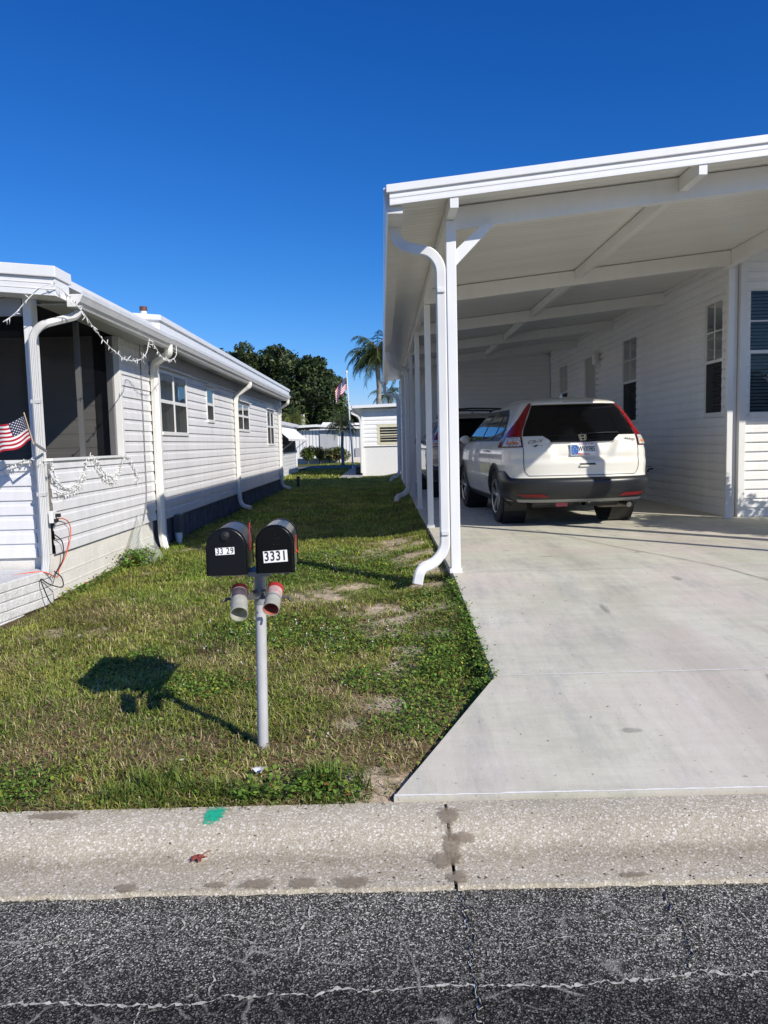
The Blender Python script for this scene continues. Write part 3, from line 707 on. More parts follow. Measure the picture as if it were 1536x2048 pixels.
def window(parent, T, u0, u1, z0, z1, zm, cols=1, fw=.034, muntin=0, blinds='flat', lower='screen', gl=None, fmat=None, proud=.020, name='window', bcol=None, halves=None):
    m = MB(); fmat = fmat or M['trim']; dp = -.09; ff = proud - .003
    tbox(m, T, u0 - fw, u0 + .012, dp, proud, z0 - fw, z1 + fw); tbox(m, T, u1 - .012, u1 + fw, dp, proud, z0 - fw, z1 + fw)
    tbox(m, T, u0 + .012, u1 - .012, dp, proud - .001, z1 - .012, z1 + fw); tbox(m, T, u0 + .012, u1 - .012, dp, proud + .012, z0 - fw, z0 + .012)
    cw = (u1 - u0) / cols
    for c in range(1, cols): tbox(m, T, u0 + c * cw - .022, u0 + c * cw + .022, dp, proud - .002, z0 + .012, z1 - .012)
    for c in range(cols):
        a = u0 + c * cw + (.022 if c else .012); b2 = u0 + (c + 1) * cw - (.022 if c < cols - 1 else .012)
        tbox(m, T, a, b2, -.03, ff, zm - .022, zm + .022)
        tbox(m, T, a, a + .010, -.05, ff - .001, z0 + .012, zm - .022); tbox(m, T, b2 - .010, b2, -.05, ff - .001, z0 + .012, zm - .022)
        if muntin:
            w = .009; tbox(m, T, (a + b2) / 2 - w, (a + b2) / 2 + w, -.012, proud - .007, zm + .022, z1 - .012)
            zq = (zm + z1) / 2
            tbox(m, T, a, (a + b2) / 2 - w, -.012, proud - .008, zq - w, zq + w); tbox(m, T, (a + b2) / 2 + w, b2, -.012, proud - .008, zq - w, zq + w)
    wf = m.build(name, fmat, parent, bevel=.002)
    po_ = proud - .012
    m = MB(); m.quad(T(u0 - .01, po_, zm), T(u1 + .01, po_, zm), T(u1 + .01, po_, z1), T(u0 - .01, po_, z1)); m.build('pane', gl or M['glass'], wf)
    m = MB(); m.quad(T(u0 - .01, po_ + .003, z0), T(u1 + .01, po_ + .003, z0), T(u1 + .01, po_ + .003, zm), T(u0 - .01, po_ + .003, zm)); m.build('insect_screen' if lower == 'screen' else 'pane', M['glass_dark'] if lower == 'screen' else M['glass'], wf)
    m = MB()
    if blinds == 'flat':
        n = max(8, int((u1 - u0) / .03)); rows = []
        for z in (z0, z1): rows.append([T(u0 + (u1 - u0) * k / n, -.10 + .012 * math.sin(k * 1.9), z) for k in range(n + 1)])
        m.grid(rows); m.build('curtain', bcol or M['blind'], wf, smooth='all')
    elif blinds == 'slats':
        z = z0
        while z < z1:
            p = [T(u0 + .05, -.085, z), T(u1, -.085, z), T(u1, -.115, z + .035), T(u0 + .05, -.115, z + .035)]; m.quad(*p); z += .045
        m.build('blind', bcol or M['blind'], wf)
    m = MB(); tbox(m, T, u0 - .02, u1 + .02, -.32, -.30, z0 - .02, z1 + .02); m.build('backing', M['dark'], wf)
    return wf

RECT = lambda w, h, c=.008: [(-w / 2 + c, -h / 2), (w / 2 - c, -h / 2), (w / 2, -h / 2 + c), (w / 2, h / 2 - c), (w / 2 - c, h / 2), (-w / 2 + c, h / 2), (-w / 2, h / 2 - c), (-w / 2, -h / 2 + c)]
def ribbed(w, h):   # ribbed rectangular downspout outline
    P = []; n = 4
    for k in range(n * 2 + 1): P.append((-w / 2 + .006 + (w - .012) * k / (n * 2), -h / 2 - (.006 if k % 2 else 0)))
    P += [(w / 2, -h / 2 + .006), (w / 2, h / 2 - .006)]
    for k in range(n * 2 + 1): P.append((w / 2 - .006 - (w - .012) * k / (n * 2), h / 2 + (.006 if k % 2 else 0)))
    P += [(-w / 2, h / 2 - .006), (-w / 2, -h / 2 + .006)]
    return P
def downspout(parent, pts, side, mat_, w=.08, h=.055, crimp=True, straps=(), name='downspout'):
    """pts: polyline, elbows rounded automatically"""
    P = [Vector(p) for p in pts]; path = [P[0]]; sc = [1.0]
    for i in range(1, len(P) - 1):
        a = (P[i - 1] - P[i]); b2 = (P[i + 1] - P[i]); r = min(.11, a.length * .48, b2.length * .48)
        s = P[i] + a.normalized() * r; e = P[i] + b2.normalized() * r
        n = 14
        for k in range(n + 1):
            t = k / n; q = s * (1 - t) ** 2 + P[i] * 2 * t * (1 - t) + e * t * t
            if (q - path[-1]).length > .002: path.append(q); sc.append(1.0 if not crimp else (1.035 if k % 2 else .985))
    path.append(P[-1]); sc.append(1)
    m = MB(); m.sweep([tuple(p) for p in path], ribbed(w, h), side, True, sc)
    d = m.build(name, mat_, parent, smooth=True)
    for (x, y, z) in straps:
        mm = MB(); mm.box(x - w / 2 - .006, x + w / 2 + .006, y - h / 2 - .007, y + h / 2 + .007, z - .016, z + .016); mm.build('strap', mat_, d, bevel=.003)
    return d

# ================================================================== LEFT MOBILE HOME
XW = -2.8
lh = thing('mobile_home', 'long pale grey sided mobile home with a dark screened porch, left of the grass strip', 'mobile home', (-2.8, 6.35, .24))
TL = lambda u, o, z: (XW + o, u, z)
TF = lambda u, o, z: (u, 6.36 - o, z)
WINL = [(9.80, 11.12, 1.70, 2.47, 2.10, 2), (12.42, 12.90, 1.93, 2.43, 2.19, 1), (14.92, 16.3, 1.83, 2.33, 2.10, 2), (18.86, 19.95, 1.54, 2.34, 1.97, 2)]
m = MB(); siding(m, TL, 9.50, 21.62, .63, 2.535, [w[:4] for w in WINL]); m.build('side_wall', M['vinyl_left'], lh)
m = MB(); siding(m, TL, 6.47, 9.42, .63, 2.72, [(6.47, 8.36, 1.43, 2.72)]); m.build('porch_side_wall', M['vinyl_left'], lh)
m = MB(); siding(m, TF, -8.5, -2.885, .62, 1.41); m.build('porch_front_wall', M['vinyl_left'], lh)
m = MB(); tbox(m, TL, 9.44, 21.62, -.02, .006, 2.535, 2.90); m.build('frieze', pmat('frieze_panel', (.50, .51, .54), .6, .05, 1.5, streak=.1), lh)
m = MB(); tbox(m, TL, 9.72, 21.62, .006, .032, 2.523, 2.538); tbox(m, TL, 9.5, 21.62, -.01, .018, .60, .632); m.build('edge_trim', M['trim'], lh)
for i, (a, b, z0, z1, zm, c) in enumerate(WINL):
    window(lh, TL, a, b, z0, z1, zm, cols=c, gl=M['glass_bright'], blinds='flat', bcol=pmat('curtain_teal', (.24, .36, .33), .8, .12, 2) if i == 0 else None)
    m = MB(); tbox(m, TL, a - .08, b + .08, .02, .075, z1 + .047, z1 + .062); m.build('drip_cap', M['trim'], lh)
# end wall of the home
m = MB(); siding(m, lambda u, o, z: (u, 21.62 + o, z), -8, -2.8, .62, 2.9); m.build('rear_wall', M['vinyl_left'], lh)
# skirting with vertical ribs, stucco foundation of the porch
m = MB()
rows = [[], []]
for k in range(300):
    y = 9.3 + k * .0412; o = -.03 + (.012 if k % 4 in (1, 2) else 0)
    rows[0].append((XW + o, y, .05)); rows[1].append((XW + o, y, .605))
m.grid(rows); m.build('skirting', M['foundation'], lh)
m = MB(); m.box(-8.5, -2.815, 6.375, 9.32, 0, .625)
for z in (.33, .44): m.box(-2.815, -2.811, 6.40, 9.3, z, z + .008)
m.build('porch_foundation', M['stucco'], lh)
# corner posts, mullions, sills
m = MB(); m.box(-2.885, -2.815, 6.355, 6.47, .63, 2.74); m.build('corner_post', M['trim'], lh, bevel=.004)
for y in (7.40,):
    m = MB(); m.box(-2.89, -2.845, y - .022, y + .022, 1.43, 2.70); m.build('mullion', M['trim'], lh, bevel=.003)
m = MB(); m.box(-2.93, -2.785, 8.33, 8.385, 1.43, 2.70); m.build('mullion', M['trim'], lh, bevel=.003)
for x in (-3.95, -5.1):
    m = MB(); m.box(x - .03, x + .03, 6.35, 6.41, 1.42, 2.72); m.build('mullion', M['trim'], lh, bevel=.003)
m = MB(); m.box(-2.90, -2.765, 6.47, 8.30, 1.415, 1.438); m.box(-8.5, -2.90, 6.325, 6.45, 1.402, 1.432); m.build('sill', M['trim'], lh, bevel=.003)
m = MB(); m.box(-8.5, -2.9, 6.37, 6.41, 2.60, 2.74); m.build('header', pmat('header_grey', (.35, .36, .38), .6), lh)
scr, nt, b = nt_new('porch_screen_mesh'); out = nt.nodes['Material Output']
tr = N(nt, 'ShaderNodeBsdfTransparent'); tr.inputs[0].default_value = (1, 1, 1, 1)
b.inputs['Base Color'].default_value = (.006, .0065, .008, 1); b.inputs['Roughness'].default_value = .9; b.inputs['Specular IOR Level'].default_value = 0
mx = N(nt, 'ShaderNodeMixShader'); mx.inputs[0].default_value = .60
nt.links.new(tr.outputs[0], mx.inputs[1]); nt.links.new(b.outputs[0], mx.inputs[2]); nt.links.new(mx.outputs[0], out.inputs['Surface'])
m = MB(); m.quad((-2.84, 6.47, 1.438), (-2.84, 8.30, 1.438), (-2.84, 8.30, 2.72), (-2.84, 6.47, 2.72)); m.build('screen', scr, lh)
m = MB(); m.quad((-8.5, 6.40, 1.432), (-2.885, 6.40, 1.432), (-2.885, 6.40, 2.60), (-8.5, 6.40, 2.60)); m.build('screen', scr, lh)
# inside of the porch
TB = lambda u, o, z: (u, 8.46 - o, z)
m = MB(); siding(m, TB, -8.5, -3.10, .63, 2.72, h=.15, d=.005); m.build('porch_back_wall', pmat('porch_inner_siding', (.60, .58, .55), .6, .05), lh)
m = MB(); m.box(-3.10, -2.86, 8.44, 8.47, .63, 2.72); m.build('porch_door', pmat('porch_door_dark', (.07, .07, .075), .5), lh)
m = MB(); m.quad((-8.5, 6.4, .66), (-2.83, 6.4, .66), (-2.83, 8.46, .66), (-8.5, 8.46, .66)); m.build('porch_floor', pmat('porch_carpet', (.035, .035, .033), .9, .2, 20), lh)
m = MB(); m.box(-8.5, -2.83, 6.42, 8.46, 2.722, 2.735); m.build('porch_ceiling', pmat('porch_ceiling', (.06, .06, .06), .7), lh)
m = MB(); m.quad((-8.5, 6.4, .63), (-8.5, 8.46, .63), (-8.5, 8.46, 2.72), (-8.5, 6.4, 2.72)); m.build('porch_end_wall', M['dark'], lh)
# porch roof with two-tier fascia, sloping up to the left
def sl(x): return (-2.50 - x) * .094
def slopebox(m, x0, x1, y0, y1, z0, z1):
    m.hexa([(x0, y0, z0 + sl(x0)), (x1, y0, z0 + sl(x1)), (x1, y1, z0 + sl(x1)), (x0, y1, z0 + sl(x0)), (x0, y0, z1 + sl(x0)), (x1, y0, z1 + sl(x1)), (x1, y1, z1 + sl(x1)), (x0, y1, z1 + sl(x0))])
m = MB(); slopebox(m, -9, -2.50, 6.10, 6.42, 2.838, 2.925); m.build('fascia', M['alu'], lh, bevel=.006)
m = MB(); slopebox(m, -9, -2.515, 6.125, 6.40, 2.70, 2.836)
for z in (2.745, 2.79): slopebox(m, -9, -2.512, 6.121, 6.126, z, z + .006)
m.build('fascia', M['alu'], lh, bevel=.004)
m = MB(); slopebox(m, -9, -2.56, 6.42, 9.0, 2.84, 2.90); m.build('porch_roof', M['alu'], lh)
def gut(parent, x, y0, y1, z0, mat_, n=2, w=.13, hh=.125, sgn=1, name='gutter', flip=False):
    pr = [(0, 0), (.55, 0), (.62, .12), (.80, .30), (.95, .62), (1, .70), (1, 1), (.93, 1), (.93, .78), (0, .78)]
    m = MB(); rows = []
    for k in range(n):
        y = y0 + (y1 - y0) * k / (n - 1); rows.append([(x + sgn * a * w, y, z0 + c * hh) for a, c in pr + pr[:1]])
    m.grid(rows); m.poly([(x + sgn * a * w, y0, z0 + c * hh) for a, c in pr]); m.poly([(x + sgn * a * w, y1, z0 + c * hh) for a, c in pr])
    return m.build(name, mat_, parent)
gut(lh, -2.512, 6.33, 9.02, 2.655, M['gutter']); gut(lh, -2.535, 9.04, 20.6, 2.675, M['gutter'])
msf = pmat('soffit_grey', (.42, .44, .42), .6, .05)
m = MB(); m.box(-2.80, -2.535, 6.43, 9.02, 2.69, 2.70); m.box(-2.80, -2.535, 9.02, 21.4, 2.715, 2.725); m.build('soffit', msf, lh)
m = MB()
for (y0, y1, za, zb) in ((8.98, 21.3, 2.80, 3.00),):
    slopebox(m, -9, -2.52, y0, y1, za, zb)
    slopebox(m, -9, -2.495, y0 - .03, y1 + .03, zb - .045, zb + .018)
m.build('main_roof', M['alu'], lh, bevel=.005)
vp = MB(); vp.tube([(-3.3, 11.0, 3.0), (-3.3, 11.0, 3.42)], .045, 14); vpo = vp.build('vent_pipe', M['trim'], lh, smooth=True)
vp = MB(); vp.tube([(-3.3, 11.0, 3.421), (-3.3, 11.0, 3.48)], .053, 14); vp.build('vent_cap', pmat('rust_cap', (.12, .05, .04), .7, .2, 20), vpo, smooth=True)
# white trim board and downspouts
m = MB(); m.box(-2.795, -2.745, 9.56, 9.67, .42, 2.52); m.build('corner_trim', M['trim'], lh, bevel=.004)
m = MB(); m.tube([(-2.77, 9.62, .12), (-2.77, 9.62, .42)], .05, 10); m.tube([(-2.77, 9.62, .30), (-2.77, 9.62, .36)], .062, 10); m.tube([(-2.77, 9.62, .2), (-2.77, 9.62, .24)], .062, 10); m.build('drain_stack', pmat('stack_grey', (.45, .46, .47), .6, .1, 10), lh, smooth=True)
downspout(lh, [(-2.475, 6.50, 2.69), (-2.49, 6.46, 2.60), (-2.72, 6.30, 2.51), (-2.785, 6.275, 2.42), (-2.785, 6.275, .60), (-2.775, 6.21, .50)], (1, .3, 0), pmat('old_downspout_paint', (.62, .62, .61), .4, .05, 5, streak=.1), .060, .040, straps=((-2.785, 6.275, 1.9), (-2.785, 6.275, 1.15)))
downspout(lh, [(-2.46, 9.10, 2.70), (-2.465, 9.12, 2.60), (-2.70, 9.36, 2.52), (-2.735, 9.41, 2.42), (-2.735, 9.41, .42), (-2.66, 9.32, .20), (-2.52, 9.22, .16)], (.35, 1, 0), M['cream_pipe'], .085, .06)
downspout(lh, [(-2.46, 14.62, 2.70), (-2.465, 14.62, 2.62), (-2.72, 14.66, 2.46), (-2.745, 14.66, 2.36), (-2.745, 14.66, .50), (-2.70, 14.64, .38), (-2.52, 14.6, .33)], (0, 1, 0), M['cream_pipe'], .085, .06)
downspout(lh, [(-2.46, 20.5, 2.70), (-2.465, 20.5, 2.60), (-2.72, 20.75, 2.48), (-2.745, 20.8, 2.38), (-2.745, 20.8, .55), (-2.70, 20.8, .40), (-2.50, 20.75, .34)], (0, 1, 0), M['cream_pipe'], .085, .06)
# ================================================================== CARPORT
def ru(x): return 3.345 + .104 * x        # underside of the carport roof
cp = thing('carport', 'white aluminium carport with slim posts and a sloping flat roof over the driveway', 'carport', (.6, 6.37, .40))
mpan, nt, b = nt_new('carport_pan_roof')
pv = pos(nt); gs = N(nt, 'ShaderNodeSeparateXYZ'); nt.links.new(pv, gs.inputs[0])
wv = N(nt, 'ShaderNodeMath', operation='MULTIPLY'); wv.inputs[1].default_value = 2 * math.pi / .20; nt.links.new(gs.outputs['Y'], wv.inputs[0])
sn = N(nt, 'ShaderNodeMath', operation='SINE'); nt.links.new(wv.outputs[0], sn.inputs[0])
pw = N(nt, 'ShaderNodeMath', operation='POWER'); ab = N(nt, 'ShaderNodeMath', operation='ABSOLUTE'); nt.links.new(sn.outputs[0], ab.inputs[0]); nt.links.new(ab.outputs[0], pw.inputs[0]); pw.inputs[1].default_value = 10
c = mixc(nt, pw.outputs[0], (.85, .84, .80), (.77, .76, .73)); c = mixc(nt, 1.0, c, ramp(nt, noise(nt, pos(nt, (.4, 3, 1)), 1.5, 5), [(.3, (.92, .92, .92)), (.7, (1.04, 1.04, 1.03))]), 'MULTIPLY')
nt.links.new(c, b.inputs['Base Color']); b.inputs['Roughness'].default_value = .28
bump(nt, b, pw.outputs[0], .5, .006)
XR = 4.50; YB = 23.6
m = MB()
def sbox(m, x0, x1, y0, y1, d0, d1):   # box that follows the roof slope
    m.hexa([(x0, y0, ru(x0) + d0), (x1, y0, ru(x1) + d0), (x1, y1, ru(x1) + d0), (x0, y1, ru(x0) + d0), (x0, y0, ru(x0) + d1), (x1, y0, ru(x1) + d1), (x1, y1, ru(x1) + d1), (x0, y1, ru(x0) + d1)])
sbox(m, .20, XR, 6.085, 9.9, 0, .075); sbox(m, .20, 4.78, 9.9, YB, 0, .075); m.build('roof', mpan, cp)
m = MB(); sbox(m, .075, XR + .01, 6.035, 6.10, .040, .098)
m.build('fascia', M['alu'], cp, bevel=.004)
m = MB()
pr = [(6.083, -.052), (6.050, -.052), (6.050, -.030), (6.055, -.028), (6.055, -.004), (6.050, -.002), (6.050, .014), (6.055, .016), (6.055, .0385), (6.083, .0385)]
m.grid([[(x, y, ru(x) + d) for y, d in pr + pr[:1]] for x in (.10, XR)]); m.poly([(.10, y, ru(.10) + d) for y, d in pr]); m.poly([(XR, y, ru(XR) + d) for y, d in pr])
m.build('fascia', M['alu'], cp)
# side gutter with deep outer face
m = MB(); g = [(.20, -.005), (.20, -.10), (.085, -.10), (.075, -.085), (.062, .0), (.055, .045), (.055, .092), (.075, .092), (.075, .06), (.20, .06)]
m.grid([[(x, y, 3.355 + d) for x, d in g + g[:1]] for y in (6.101, YB)]); m.poly([(x, YB, 3.355 + d) for x, d in g]); m.poly([(x, 6.101, 3.355 + d) for x, d in g])
m.build('gutter', M['gutter'], cp)
# beams
BY = [6.50, 9.88, 12.75, 15.55, 18.35]
for i, y in enumerate(BY):
    m = MB(); sbox(m, .565 if i else .59, 4.41 if i < 2 else 4.645, y - .038, y + .038, -.187 if i else -.192, -.011); m.build('cross_beam', M['alu'], cp, bevel=.004)
for x, y0, y1, h in ((.592, 6.06, 21.15, .132), (2.49, 6.06, 18.4, .128)):
    ys = [y0] + [q for q in BY[(0 if True else 1):]] + [y1]
    for ya, yb in zip(ys[:-1], ys[1:]):
        a = ya if ya == y0 else ya + .039; b2 = yb if yb == y1 else yb - .039
        if b2 - a < .06: continue
        m = MB(); m.hexa([(x - .033, a, ru(x) - h), (x + .033, a, ru(x) - h), (x + .033, b2, ru(x) - h), (x - .033, b2, ru(x) - h), (x - .033, a, ru(x - .033) - .010), (x + .033, a, ru(x + .033) - .010), (x + .033, b2, ru(x + .033) - .010), (x - .033, b2, ru(x - .033) - .010)])
        m.build('long_beam', M['alu'], cp, bevel=.003)
m = MB(); m.box(4.412, 4.492, 6.09, 10.16, ru(4.41) - .19, ru(4.41) - .004); m.build('long_beam', M['alu'], cp, bevel=.004)
# posts
for (x, y, w) in ((.592, 6.415, .08), (.60, 9.88, .075), (.60, 12.75, .075), (.60, 15.55, .075), (.60, 18.35, .075), (4.45, 6.375, .08), (4.452, 7.47, .13), (4.535, 10.13, .075)):
    m = MB(); zt = ru(x) - (.134 if (x < .595) else .19) - .002
    m.box(x - w / 2, x + w / 2, y - w / 2, y + w / 2, .40, zt)
    p = m.build('post', M['alu'], cp, bevel=.005)
    m = MB(); m.box(x - w / 2 - .012, x + w / 2 + .012, y - w / 2 - .004, y + w / 2 + .004, .401, .44); m.build('post_foot', M['alu'], p, bevel=.002)
m = MB(); m.hexa([(.633, 6.385, 2.92), (.633, 6.385, 3.045), (.633, 6.465, 3.045), (.633, 6.465, 2.92), (.955, 6.385, 3.245), (.850, 6.385, 3.235), (.850, 6.465, 3.235), (.955, 6.465, 3.245)])
m.build('brace', M['alu'], cp)
# downspouts of the carport
downspout(cp, [(.15, 6.50, 3.258), (.16, 6.49, 3.14), (.27, 6.42, 3.06), (.42, 6.41, 3.04), (.505, 6.40, 2.93), (.505, 6.40, .60), (.40, 6.36, .485), (.29, 6.32, .455), (.262, 6.29, .33)], (0, -1, .0), M['gutter'], .052, .074, straps=((.505, 6.40, 2.72), (.505, 6.40, .74)))
downspout(cp, [(.15, 15.2, 3.258), (.155, 15.2, 3.12), (.30, 15.3, 2.98), (.44, 15.38, 2.95), (.51, 15.40, 2.84), (.51, 15.40, .58), (.42, 15.38, .47), (.27, 15.32, .43), (.25, 15.3, .32)], (0, -1, 0), M['gutter'], .055, .085)
downspout(cp, [(.10, 23.45, 3.26), (.11, 23.45, 3.0), (.28, 23.5, 2.93), (.49, 23.5, 2.90), (.50, 23.5, 2.7), (.50, 23.5, .62), (.44, 23.4, .5), (.28, 23.3, .45), (.22, 23.3, .34)], (0, -1, 0), M['gutter'], .055, .085)

# ================================================================== RIGHT HOUSE
rh = thing('white_house', 'white sided house with tall double hung windows along the right of the driveway', 'house', (4.65, 10.3, .40))
TS = lambda u, o, z: (4.65 - o, u, z)
TG = lambda u, o, z: (u, 10.30 - o, z)
sp_ = [(0, 1), (.64, .86), (.80, .04), (1, .0)]
WR = [(10.56, 11.12, 1.80, 3.33, 2.52), (14.10, 14.90, 1.80, 3.32, 2.525), (19.30, 20.15, 2.0, 3.33, 2.66)]
DR = (16.78, 17.62, .95, 3.28)
m = MB(); siding(m, TS, 10.36, 21.19, .40, 3.86, [w[:4] for w in WR] + [DR], h=.125, d=.030, prof=sp_); m.build('side_wall', M['vinyl'], rh)
m = MB(); siding(m, TG, 4.80, 12, .40, 3.98, [(4.86, 5.80, 1.78, 3.38)], h=.125, d=.026, prof=sp_); m.build('front_wall', M['vinyl'], rh)
for a, b, z0, z1, zm in WR: window(rh, TS, a, b, z0, z1, zm, muntin=1, blinds='slats', bcol=pmat('dim_blind', (.20, .22, .22), .7, .1), fw=.05)
window(rh, TG, 4.86, 5.80, 1.78, 3.38, 2.58, muntin=1, blinds='slats', lower='pane', bcol=pmat('grey_blind', (.30, .30, .29), .7, .1), fw=.06, cols=1)
m = MB(); m.box(4.725, 4.815, 10.245, 10.40, .40, 3.95); m.build('corner_trim', M['trim'], rh, bevel=.005)
m = MB(); m.box(4.60, 4.715, 10.315, 10.36, .40, 3.9); m.build('corner_trim', M['trim'], rh, bevel=.003)
m = MB(); m.box(4.618, 4.66, 21.06, 21.16, .40, 3.84); m.build('corner_trim', M['trim'], rh, bevel=.003)
m = MB(); tbox(m, TS, DR[0], DR[1], -.06, -.02, DR[2], DR[3])
for z0, z1 in ((1.1, 1.7), (1.85, 3.1)):
    tbox(m, TS, DR[0] + .12, DR[1] - .12, -.02, -.008, z0, z1)
d = m.build('door', pmat('door_grey', (.45, .44, .41), .5, .04), rh, bevel=.006)
m = MB(); tbox(m, TS, DR[0] - .07, DR[0] + .01, -.06, .03, DR[2], DR[3] + .07); tbox(m, TS, DR[1] - .01, DR[1] + .07, -.06, .03, DR[2], DR[3] + .07); tbox(m, TS, DR[0] + .01, DR[1] - .01, -.06, .028, DR[3] - .01, DR[3] + .07); m.build('door_frame', M['trim'], d, bevel=.003)
m = MB(); m.lathe([(0, 0), (.03, 0), (.032, .02), (.02, .04), (0, .045)], 12, Matrix.Translation((4.665, 16.88, 1.95)) @ Matrix.Rotation(-math.pi / 2, 4, 'Y')); m.build('door_handle', M['chrome'], d, smooth=True)
m = MB(); m.box(3.75, 4.60, 16.6, 17.8, .402, .58); m.box(4.05, 4.60, 16.6, 17.8, .58, .76); m.box(4.32, 4.60, 16.6, 17.8, .76, .92); m.build('door_steps', pmat('step_concrete', (.40, .39, .37), .85, .1, 6), rh, bevel=.01)
# lantern beside the door
m = MB(); MZ = Matrix.Translation((4.53, 16.45, 3.05))
m.lathe([(0, .30), (.02, .29), (.095, .20), (.10, .185), (.07, .18), (.062, 0), (.03, -.03), (0, -.035)], 8, MZ)
m.bar((4.645, 16.45, 3.10), (4.53, 16.45, 3.33), .02, .02); m.box(4.625, 4.645, 16.40, 16.50, 2.98, 3.18)
lm = m.build('wall_lantern', M['trim'], rh)
m = MB(); m.lathe([(.064, .17), (.057, .01)], 8, MZ); m.build('lantern_glass', pmat('frosted_glass', (.55, .53, .48), .3), lm)
m = MB(); m.tube([(4.64, 13.2, .95), (4.56, 13.2, .95), (4.53, 13.2, .90)], .014, 8); m.lathe([(.0, 0), (.035, 0), (.035, .012), (0, .012)], 10, Matrix.Translation((4.555, 13.2, .985))); m.build('faucet', M['black'], rh, smooth=True)
# roof over the house front, gable ridge running back
m = MB()
m.hexa([(4.76, 7.7, 3.98), (12.2, 7.7, 4.2), (12.2, 24, 4.2), (4.76, 24, 3.98), (4.76, 7.7, 4.10), (12.2, 7.7, 4.75), (12.2, 24, 4.75), (4.76, 24, 4.10)]); m.build('main_roof', M['alu'], rh)
m = MB(); m.box(4.74, 12.2, 7.66, 7.70, 3.93, 4.10); m.build('fascia', M['alu'], rh)
m = MB(); siding(m, lambda u, o, z: (u, 24 + o, z), 4.65, 12, .3, 4.0); siding(m, lambda u, o, z: (12 + o, u, z), 10.3, 24, .3, 4.2); m.build('rear_wall', M['vinyl'], rh)

# storage room closing the back of the carport
sh = thing('storage_shed', 'white sided storage room closing the far end of the carport behind both cars', 'shed', (.58, 21.2, .40))
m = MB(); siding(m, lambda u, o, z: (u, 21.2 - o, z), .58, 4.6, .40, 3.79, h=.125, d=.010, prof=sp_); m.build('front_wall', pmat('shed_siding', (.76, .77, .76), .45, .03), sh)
m = MB(); siding(m, lambda u, o, z: (.58 - o, u, z), 21.2, 23.55, .28, 3.36, h=.125, d=.012, prof=sp_); m.build('side_wall', M['vinyl'], sh)
m = MB(); siding(m, lambda u, o, z: (u, 23.55 + o, z), .58, 4.6, .28, 3.36); m.build('rear_wall', M['vinyl'], sh)
m = MB(); m.box(.55, .62, 23.5, 23.58, .28, 3.36); m.build('corner_trim', M['trim'], sh, bevel=.004)
m = MB(); m.box(.545, .65, 21.14, 21.26, .40, 3.36); m.build('corner_trim', M['trim'], sh, bevel=.004)
# ================================================================== CARS
CT = np.array([ # z, half width, rear y, front y, rear corner length, exponent
 (.24, .74, .26, 4.30, .40, 2.6), (.30, .82, .16, 4.40, .45, 2.7), (.36, .865, .08, 4.46, .50, 2.8), (.45, .895, .028, 4.49, .52, 2.8), (.55, .908, .0, 4.52, .52, 2.8),
 (.605, .910, .006, 4.52, .52, 2.9), (.64, .908, .045, 4.515, .52, 2.9), (.74, .910, .052, 4.51, .52, 3.0), (.80, .912, .050, 4.505, .52, 3.0), (.86, .910, .066, 4.49, .52, 3.0), (.92, .906, .062, 4.46, .52, 3.0),
 (.98, .898, .072, 4.40, .52, 3.0), (1.04, .886, .090, 4.22, .52, 3.0), (1.09, .868, .115, 3.86, .50, 3.0), (1.14, .848, .150, 3.55, .48, 3.0), (1.22, .808, .205, 3.33, .46, 3.0), (1.32, .758, .265, 3.13, .45, 3.0),
 (1.42, .704, .325, 2.93, .44, 3.0), (1.50, .654, .385, 2.75, .43, 2.9), (1.555, .606, .46, 2.58, .42, 2.8), (1.60, .545, .60, 2.40, .45, 2.6), (1.63, .50, .80, 2.22, .5, 2.4), (1.65, .36, 1.05, 2.02, .5, 2.2), (1.66, .02, 1.50, 1.60, .05, 2)])
def car_row(z):
    return [float(np.interp(z, CT[:, 0], CT[:, k])) for k in range(1, 6)]
def smooth_rows():
    zs = CT[:, 0]
    def f(z):
        i = int(np.clip(np.searchsorted(zs, z) - 1, 0, len(zs) - 2)); h = zs[i + 1] - zs[i]; t = (z - zs[i]) / h
        out = []
        for k in range(1, 6):
            p = CT[:, k]
            d0 = ((p[i + 1] - p[i - 1]) / (zs[i + 1] - zs[i - 1]) if i > 0 else (p[i + 1] - p[i]) / h) * h
            d1 = ((p[i + 2] - p[i]) / (zs[i + 2] - zs[i]) if i + 2 < len(zs) else (p[i + 1] - p[i]) / h) * h
            if k in (2, 3, 1) and i > len(zs) - 6: d0 = d0; d1 = d1
            out.append(p[i] * (2 * t**3 - 3 * t**2 + 1) + d0 * (t**3 - 2 * t**2 + t) + p[i + 1] * (-2 * t**3 + 3 * t**2) + d1 * (t**3 - t**2))
        return out
    return f
CROW = smooth_rows()
def sstep(a, b, x): t = max(0, min(1, (x - a) / (b - a))); return t * t * (3 - 2 * t)
def recess(x, z):
    # plate recess in the tailgate: trapezoid, wider at the top
    zt = (z - .84) / (1.055 - .84)
    if zt < -.3 or zt > 1.25: return 0
    hw = .335 + .10 * max(0, min(1, zt))
    return .045 * sstep(hw + .03, hw - .05, abs(x)) * sstep(-.12, .22, zt) * sstep(1.10, .98, zt)
def CS(t, z):
    """t in [-pi/2..pi/2]: rear face to corner; beyond: metres along the flank"""
    w, yr, yf, b, n = CROW(z); w = max(w, .01)
    s = 1 if t >= 0 else -1; a = abs(t)
    if a <= math.pi / 2:
        x = s * w * abs(math.sin(a)) ** (2 / n); y = yr + b * (1 - abs(math.cos(a)) ** (2 / n))
        return (x, y + recess(x, z), z)
    return (s * w, yr + b + (a - math.pi / 2), z)
def t_of_x(x, z):
    w, yr, yf, b, n = CROW(z); q = min(1, abs(x) / w) ** (n / 2)
    return math.copysign(math.asin(min(1, q)), x)
